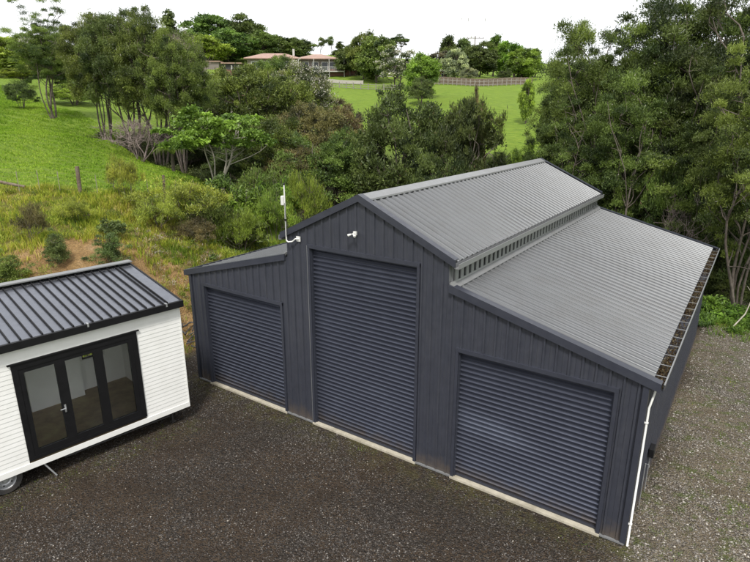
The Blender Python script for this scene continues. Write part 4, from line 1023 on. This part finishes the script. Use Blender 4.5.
m=MB(); m.tube([(-15.6,.6,hz(-15.6,.6)+.55),(-14.9,1.3,hz(-14.9,1.3)+.35),(-13.9,2.1,hz(-13.9,2.1)+.12)],.085,.06,n=10)
tag(m.build('fallen_log',M['post'],None),'dark fallen log lying at the left end of the wire fence','log')
rr=np.random.RandomState(9); m=MB()
for i in range(26):
    a=rr.uniform(0,3.14); x,y=-2.75+rr.normal(0,.28),1.35+rr.normal(0,.32); z=hz(x,y)+rr.uniform(.05,.35); l=rr.uniform(.25,.6); m.tube([(x,y,z),(x+math.cos(a)*l,y+math.sin(a)*l,z+rr.uniform(-.1,.25))],.03,.012,n=5)
tag(m.build('branch_pile',M['darksteel'],None),'dark pile of broken branches on the bank between cabin and shed','branches')
# white stick lying against the weeds behind the shed corner
m=MB(); b=np.array([13.0,13.6,.05]); m.tube([b,b+[.35,.55,.5],b+[.5,.9,1.15],b+[.45,1.2,1.75]],.028,.012,n=6); m.tube([b+[.42,.75,.9],b+[1.0,1.05,1.1]],.016,.007,n=5); m.tube([b+[.5,.9,1.15],b+[.25,1.0,1.45]],.014,.006,n=5)
tag(m.build('dead_branch',M['palebark'],None),'pale forked dead branch leaning behind the far right shed corner','branch')
# ------------------------------------------------------------------ far house
HX=np.array([.80,.60]); HX=HX/np.linalg.norm(HX); ang=math.atan2(HX[1],HX[0])
bz=15.0
house=root('farmhouse',(-97.3,95.0,bz),'long two storey farmhouse with a salmon pink tiled roof and balcony','house',rz=ang)
# local x 0..24 along the front, local y depth away, z from bz
def hb(name,mat,*bx,parent=house):
    m=MB()
    for b in bx: m.box(*b)
    return m.build(name,mat,parent)
hb('wall',M['housewall'],(0,12.6,0,8,0,5.2)); hb('wall',M['housewall'],(12.7,22,1.5,9,2.4,5.2)); hb('lower_wall',M['palewall'],(13.5,22,3.0,9,-1.5,2.2))
def hip(x0,x1,y0,y1,z0,z1,o=.7,inset=3.6):
    m=MB(); yc=(y0+y1)/2
    m.add([(x0-o,y0-o,z0),(x1+o,y0-o,z0),(x1+o,y1+o,z0),(x0-o,y1+o,z0),(x0-o,y0-o,z0+.22),(x1+o,y0-o,z0+.22),(x1+o,y1+o,z0+.22),(x0-o,y1+o,z0+.22),(x0+inset,yc,z1),(x1-inset,yc,z1)],
      [(0,3,2,1),(0,1,5,4),(1,2,6,5),(2,3,7,6),(3,0,4,7),(4,5,9,8),(5,6,9),(6,7,8,9),(7,4,8)]); return m.build('roof',M['housetile'],house)
rf=hip(0,12.6,0,8,5.21,6.9); hip(12.7,22,1.0,9,5.25,6.8)
hb('chimney',M['housetrim'],(11.0,11.5,3.6,4.1,6.3,7.9),parent=rf)
for x in (1.0,3.6,6.4,9.2): 
    w=hb('window',M['white'],(x,x+1.9,-.06,-.001,3.1,4.7)); hb('pane',M['houseglass'],(x+.1,x+1.8,-.09,-.061,3.2,4.6),parent=w)
for x in (13.6,16.0,18.4,20.2): 
    w=hb('window',M['white'],(x,x+1.6,1.44,1.499,2.6,4.7)); hb('pane',M['houseglass'],(x+.1,x+1.5,1.41,1.439,2.7,4.6),parent=w)
hb('balcony_deck',M['housetrim'],(12.7,24.2,-1.2,1.49,2.2,2.39))
bl=[(12.7,24.2,-1.2,-1.12,3.35,3.42)]; x=12.7
while x<24.2: bl.append((x,x+.05,-1.19,-1.13,2.4,3.34)); x+=.28
hb('railing',M['housetrim'],*bl)
for x in (12.8,16.6,20.4,24.1): hb('post',M['housetrim'],(x-.07,x+.07,-1.1,-.96,-1.5,2.19)); hb('post',M['housetrim'],(x-.07,x+.07,-1.1,-.96,2.4,5.24))
hb('door',M['houseglass'],(14.4,16.4,2.94,2.999,-1.2,.9)); hb('garage_opening',M['houseglass'],(18.4,21.6,2.94,2.999,-1.3,1.2))
wing=root('garden_house',(-106.5,88.5,16.6),'low grey wing with a flat pinkish roof left of the farmhouse','house',rz=ang)
hb('wall',M['housewall'],(0,4.2,0,5,0,2.9),parent=wing); hb('wall',M['darksteel'],(4.3,9.4,.8,5,0,2.5),parent=wing); hb('roof',M['housetile'],(-.4,4.6,-.4,5.4,2.91,3.15),parent=wing); hb('roof',M['housetile'],(4.61,9.8,.2,5.4,2.56,2.8),parent=wing)
for x in (5.2,7.0,8.6): hb('post',M['housetrim'],(x,x+.35,.55,.79,0,2.2),parent=wing)
def board_fence(p0,p1,h,mat,label,name='board_fence',n=14,rails=2,solid=True,cat='fence',group=None):
    p0=np.array(p0,float);p1=np.array(p1,float); z0=hz(*p0); L=np.linalg.norm(p1-p0); rz=math.atan2(p1[1]-p0[1],p1[0]-p0[0])
    r_=root(name,(p0[0],p0[1],z0),label,cat,group,rz=rz); zz=[hz(*(p0+(p1-p0)*i/n))-z0 for i in range(n+1)]
    for i in range(n+1): hb('post',mat,(L*i/n-.06,L*i/n+.06,-.06,.06,zz[i]-.3,zz[i]+h+.08),parent=r_)
    m=MB(); lv=[(.12,h)] if solid else [(h*(k+.55)/rails-.05,h*(k+.55)/rails+.05) for k in range(rails)]
    for a,b in lv:
        for i in range(n):
            xa,xb=L*i/n+.061,L*(i+1)/n-.061
            m.add([(xa,-.02,zz[i]+a),(xb,-.02,zz[i+1]+a),(xb,.02,zz[i+1]+a),(xa,.02,zz[i]+a),(xa,-.02,zz[i]+b),(xb,-.02,zz[i+1]+b),(xb,.02,zz[i+1]+b),(xa,.02,zz[i]+b)],BF)
    m.build('boards' if solid else 'rail',mat,r_); return r_
board_fence((-97.5,86.0),(-90.5,88.5),1.2,M['brownfence'],'reddish brown timber fence in front of the low wing left of the farmhouse',n=5)
board_fence((-80.8,107.2),(-74.6,112.8),1.9,M['brownfence'],'reddish brown timber fence at the right end of the farmhouse balcony',n=4)
board_fence((-79.6,95.6),(-63.3,97.0),.9,M['palewall'],'pale low retaining wall below the farmhouse balcony',name='retaining_wall',n=6,cat='wall')
board_fence((-69,88.8),(-46.1,85.0),1.15,M['greyrail'],'grey rail fence curving below the farmhouse garden',name='rail_fence',n=11,rails=3,solid=False)
board_fence((-88.0,66.0),(-79.0,70.6),1.3,M['greyrail'],'grey rail fence beside the silvery shrub on the far slope',name='rail_fence',n=6,rails=3,solid=False)
board_fence((-46.5,99.0),(-29.0,108.6),1.5,M['post'],'dark board fence with pale posts along the top of the far paddock',n=18)
board_fence((-46.9,98.0),(-29.0,107.2),1.25,M['greyrail'],'weathered rail fence in front of the dark board fence',name='rail_fence',n=22,rails=2,solid=False)
# small sheds glimpsed between the far trees
def hut(x,y,w,d,h,wm,rm,label,name='garden_shed',rz=ang):
    z=hz(x,y)-.2; r_=root(name,(x,y,z),label,'shed' if 'shed' in name else 'house',rz=rz)
    hb('wall',wm,(0,w,0,d,0,h),parent=r_); m=MB(); m.prism([(-.3,-.4,h+.001),(-.3,d/2,h+d*.22),(-.3,d+.4,h+.001)],(-.3,0,0),(w+.3,0,0)); m.build('roof',rm,r_)
    wn=hb('window',M['white'],(w*.2,w*.45,-.05,-.001,h*.4,h*.8),parent=r_); hb('pane',M['houseglass'],(w*.22,w*.43,-.07,-.051,h*.44,h*.76),parent=wn); hb('door',M['houseglass'],(w*.6,w*.78,-.05,-.001,0.1,h*.82),parent=r_)
hut(-53.4,114.0,2.2,2.5,2.1,M['brownfence'],M['greyrail'],'small red brown shed behind the far fence')
hut(-71.0,112.5,9,5,2.4,M['palewall'],M['greyrail'],'low pale building behind the blossom tree','outbuilding')
hut(-137,56.0,10,7,4.2,M['white'],M['greyrail'],'white house half hidden by the trees at the far left','white_house')
# utility pole and pylon
z=hz(-51.2,128); pole=root('utility_pole',(-51.2,128,z),'wooden utility pole with a crossarm rising above the poplars','pole',rz=ang)
m=MB(); m.tube([(0,0,-.5),(0,0,9.6)],.16,.11,n=8); m.build('shaft',M['post'],pole); hb('crossarm',M['post'],(-2.2,2.2,-.17,-.06+.0,9.0,9.14),parent=pole)
for x in (-2,-1,1,2): sub('insulator',lambda m: m.tube([(x,-.11,9.15),(x,-.11,9.5)],.07,.05,n=6),M['greyrail'],pole)
px,py=-159.8,356.8; z=hz(px,py); pyl=root('pylon',(px,py,z),'faint pale lattice power pylon standing far behind the trees','pylon',rz=ang)
PM=painted('pylon_paint',(.8,.8,.8),.6,.02)
m=MB(); Hh=38.5
for sx in (-1,1):
    for sy in (-1,1): m.tube([(sx*3.2,sy*3.2,0),(sx*1.0,sy*1.0,26),(sx*.8,sy*.8,Hh)],.14,.09,n=4)
for i in range(9):
    z0,z1=i*3.2,i*3.2+3.2; f0,f1=3.2-2.2*z0/28,3.2-2.2*z1/28
    for a in ((1,1,-1,1),(-1,1,-1,-1),(-1,-1,1,-1),(1,-1,1,1)): m.tube([(a[0]*f0,a[1]*f0,z0),(a[2]*f1,a[3]*f1,z1)],.06,n=4)
m.build('tower',PM,pyl); m=MB()
for sx in (-1,1): m.tube([(sx*.8,0,Hh-.5),(sx*8.4,0,Hh+.1)],.13,.10,n=4); m.tube([(sx*.8,0,Hh-2.2),(sx*8.4,0,Hh+.0)],.08,n=4)
m.build('crossarm',PM,pyl)
for x in (-8,-3.4,7.8): sub('insulator',lambda m: (m.tube([(x,0,Hh-.2),(x,0,Hh-2.0)],.22,.16,n=6)),M['greyrail'],pyl)

# ------------------------------------------------------------------ light, sky, camera
w=bpy.data.worlds.new('World'); S.world=w; w.use_nodes=True; nt=w.node_tree; nt.nodes.clear()
SUN_EL,SUN_AZ=R(55),R(150)     # azimuth clockwise from +y
sky=nt.nodes.new('ShaderNodeTexSky'); sky.sky_type='NISHITA'; sky.sun_disc=False; sky.sun_elevation=SUN_EL; sky.sun_rotation=SUN_AZ; sky.air_density=1; sky.dust_density=3
tc=nt.nodes.new('ShaderNodeTexCoord'); nz=N(nt,'ShaderNodeTexNoise',{'Scale':2.2,'Detail':5,'Roughness':.55}); nt.links.new(tc.outputs['Generated'],nz.inputs['Vector'])
cl=ramp(nt,nz.outputs[0],[(.3,(9.0,9.15,9.4)),(.7,(10.4,10.4,10.4))])
c=mixc(nt,.88,sky.outputs[0],cl)
bg=N(nt,'ShaderNodeBackground',{'Color':c,'Strength':SKY}); out=nt.nodes.new('ShaderNodeOutputWorld'); nt.links.new(bg.outputs[0],out.inputs[0])
ld=bpy.data.lights.new('sun','SUN'); ld.energy=SUNE; ld.angle=R(10); ld.color=(1,.96,.90); lo=bpy.data.objects.new('sun',ld); COL.objects.link(lo)
dv=np.array([math.sin(SUN_AZ)*math.cos(SUN_EL),math.cos(SUN_AZ)*math.cos(SUN_EL),math.sin(SUN_EL)])
from mathutils import Vector
lo.rotation_euler=Vector(dv).to_track_quat('Z','Y').to_euler()
cd=bpy.data.cameras.new('camera'); cam=bpy.data.objects.new('camera',cd); COL.objects.link(cam); S.camera=cam
cam.location=(13.0252,-9.6808,7.7456); cam.rotation_euler=(R(90-16.893),0,R(34.424))
cd.sensor_width=36; cd.lens=558.3/750*36; cd.clip_end=5000; cd.clip_start=.1
S.view_settings.view_transform='Standard'; S.view_settings.look='None'; S.view_settings.exposure=EXPO; S.view_settings.gamma=1; S.view_settings.use_curve_mapping=False
S.render.engine='CYCLES'; S.cycles.max_bounces=8; S.cycles.transparent_max_bounces=8; S.cycles.diffuse_bounces=5; S.cycles.glossy_bounces=3; S.cycles.transmission_bounces=4; S.cycles.use_denoising=True
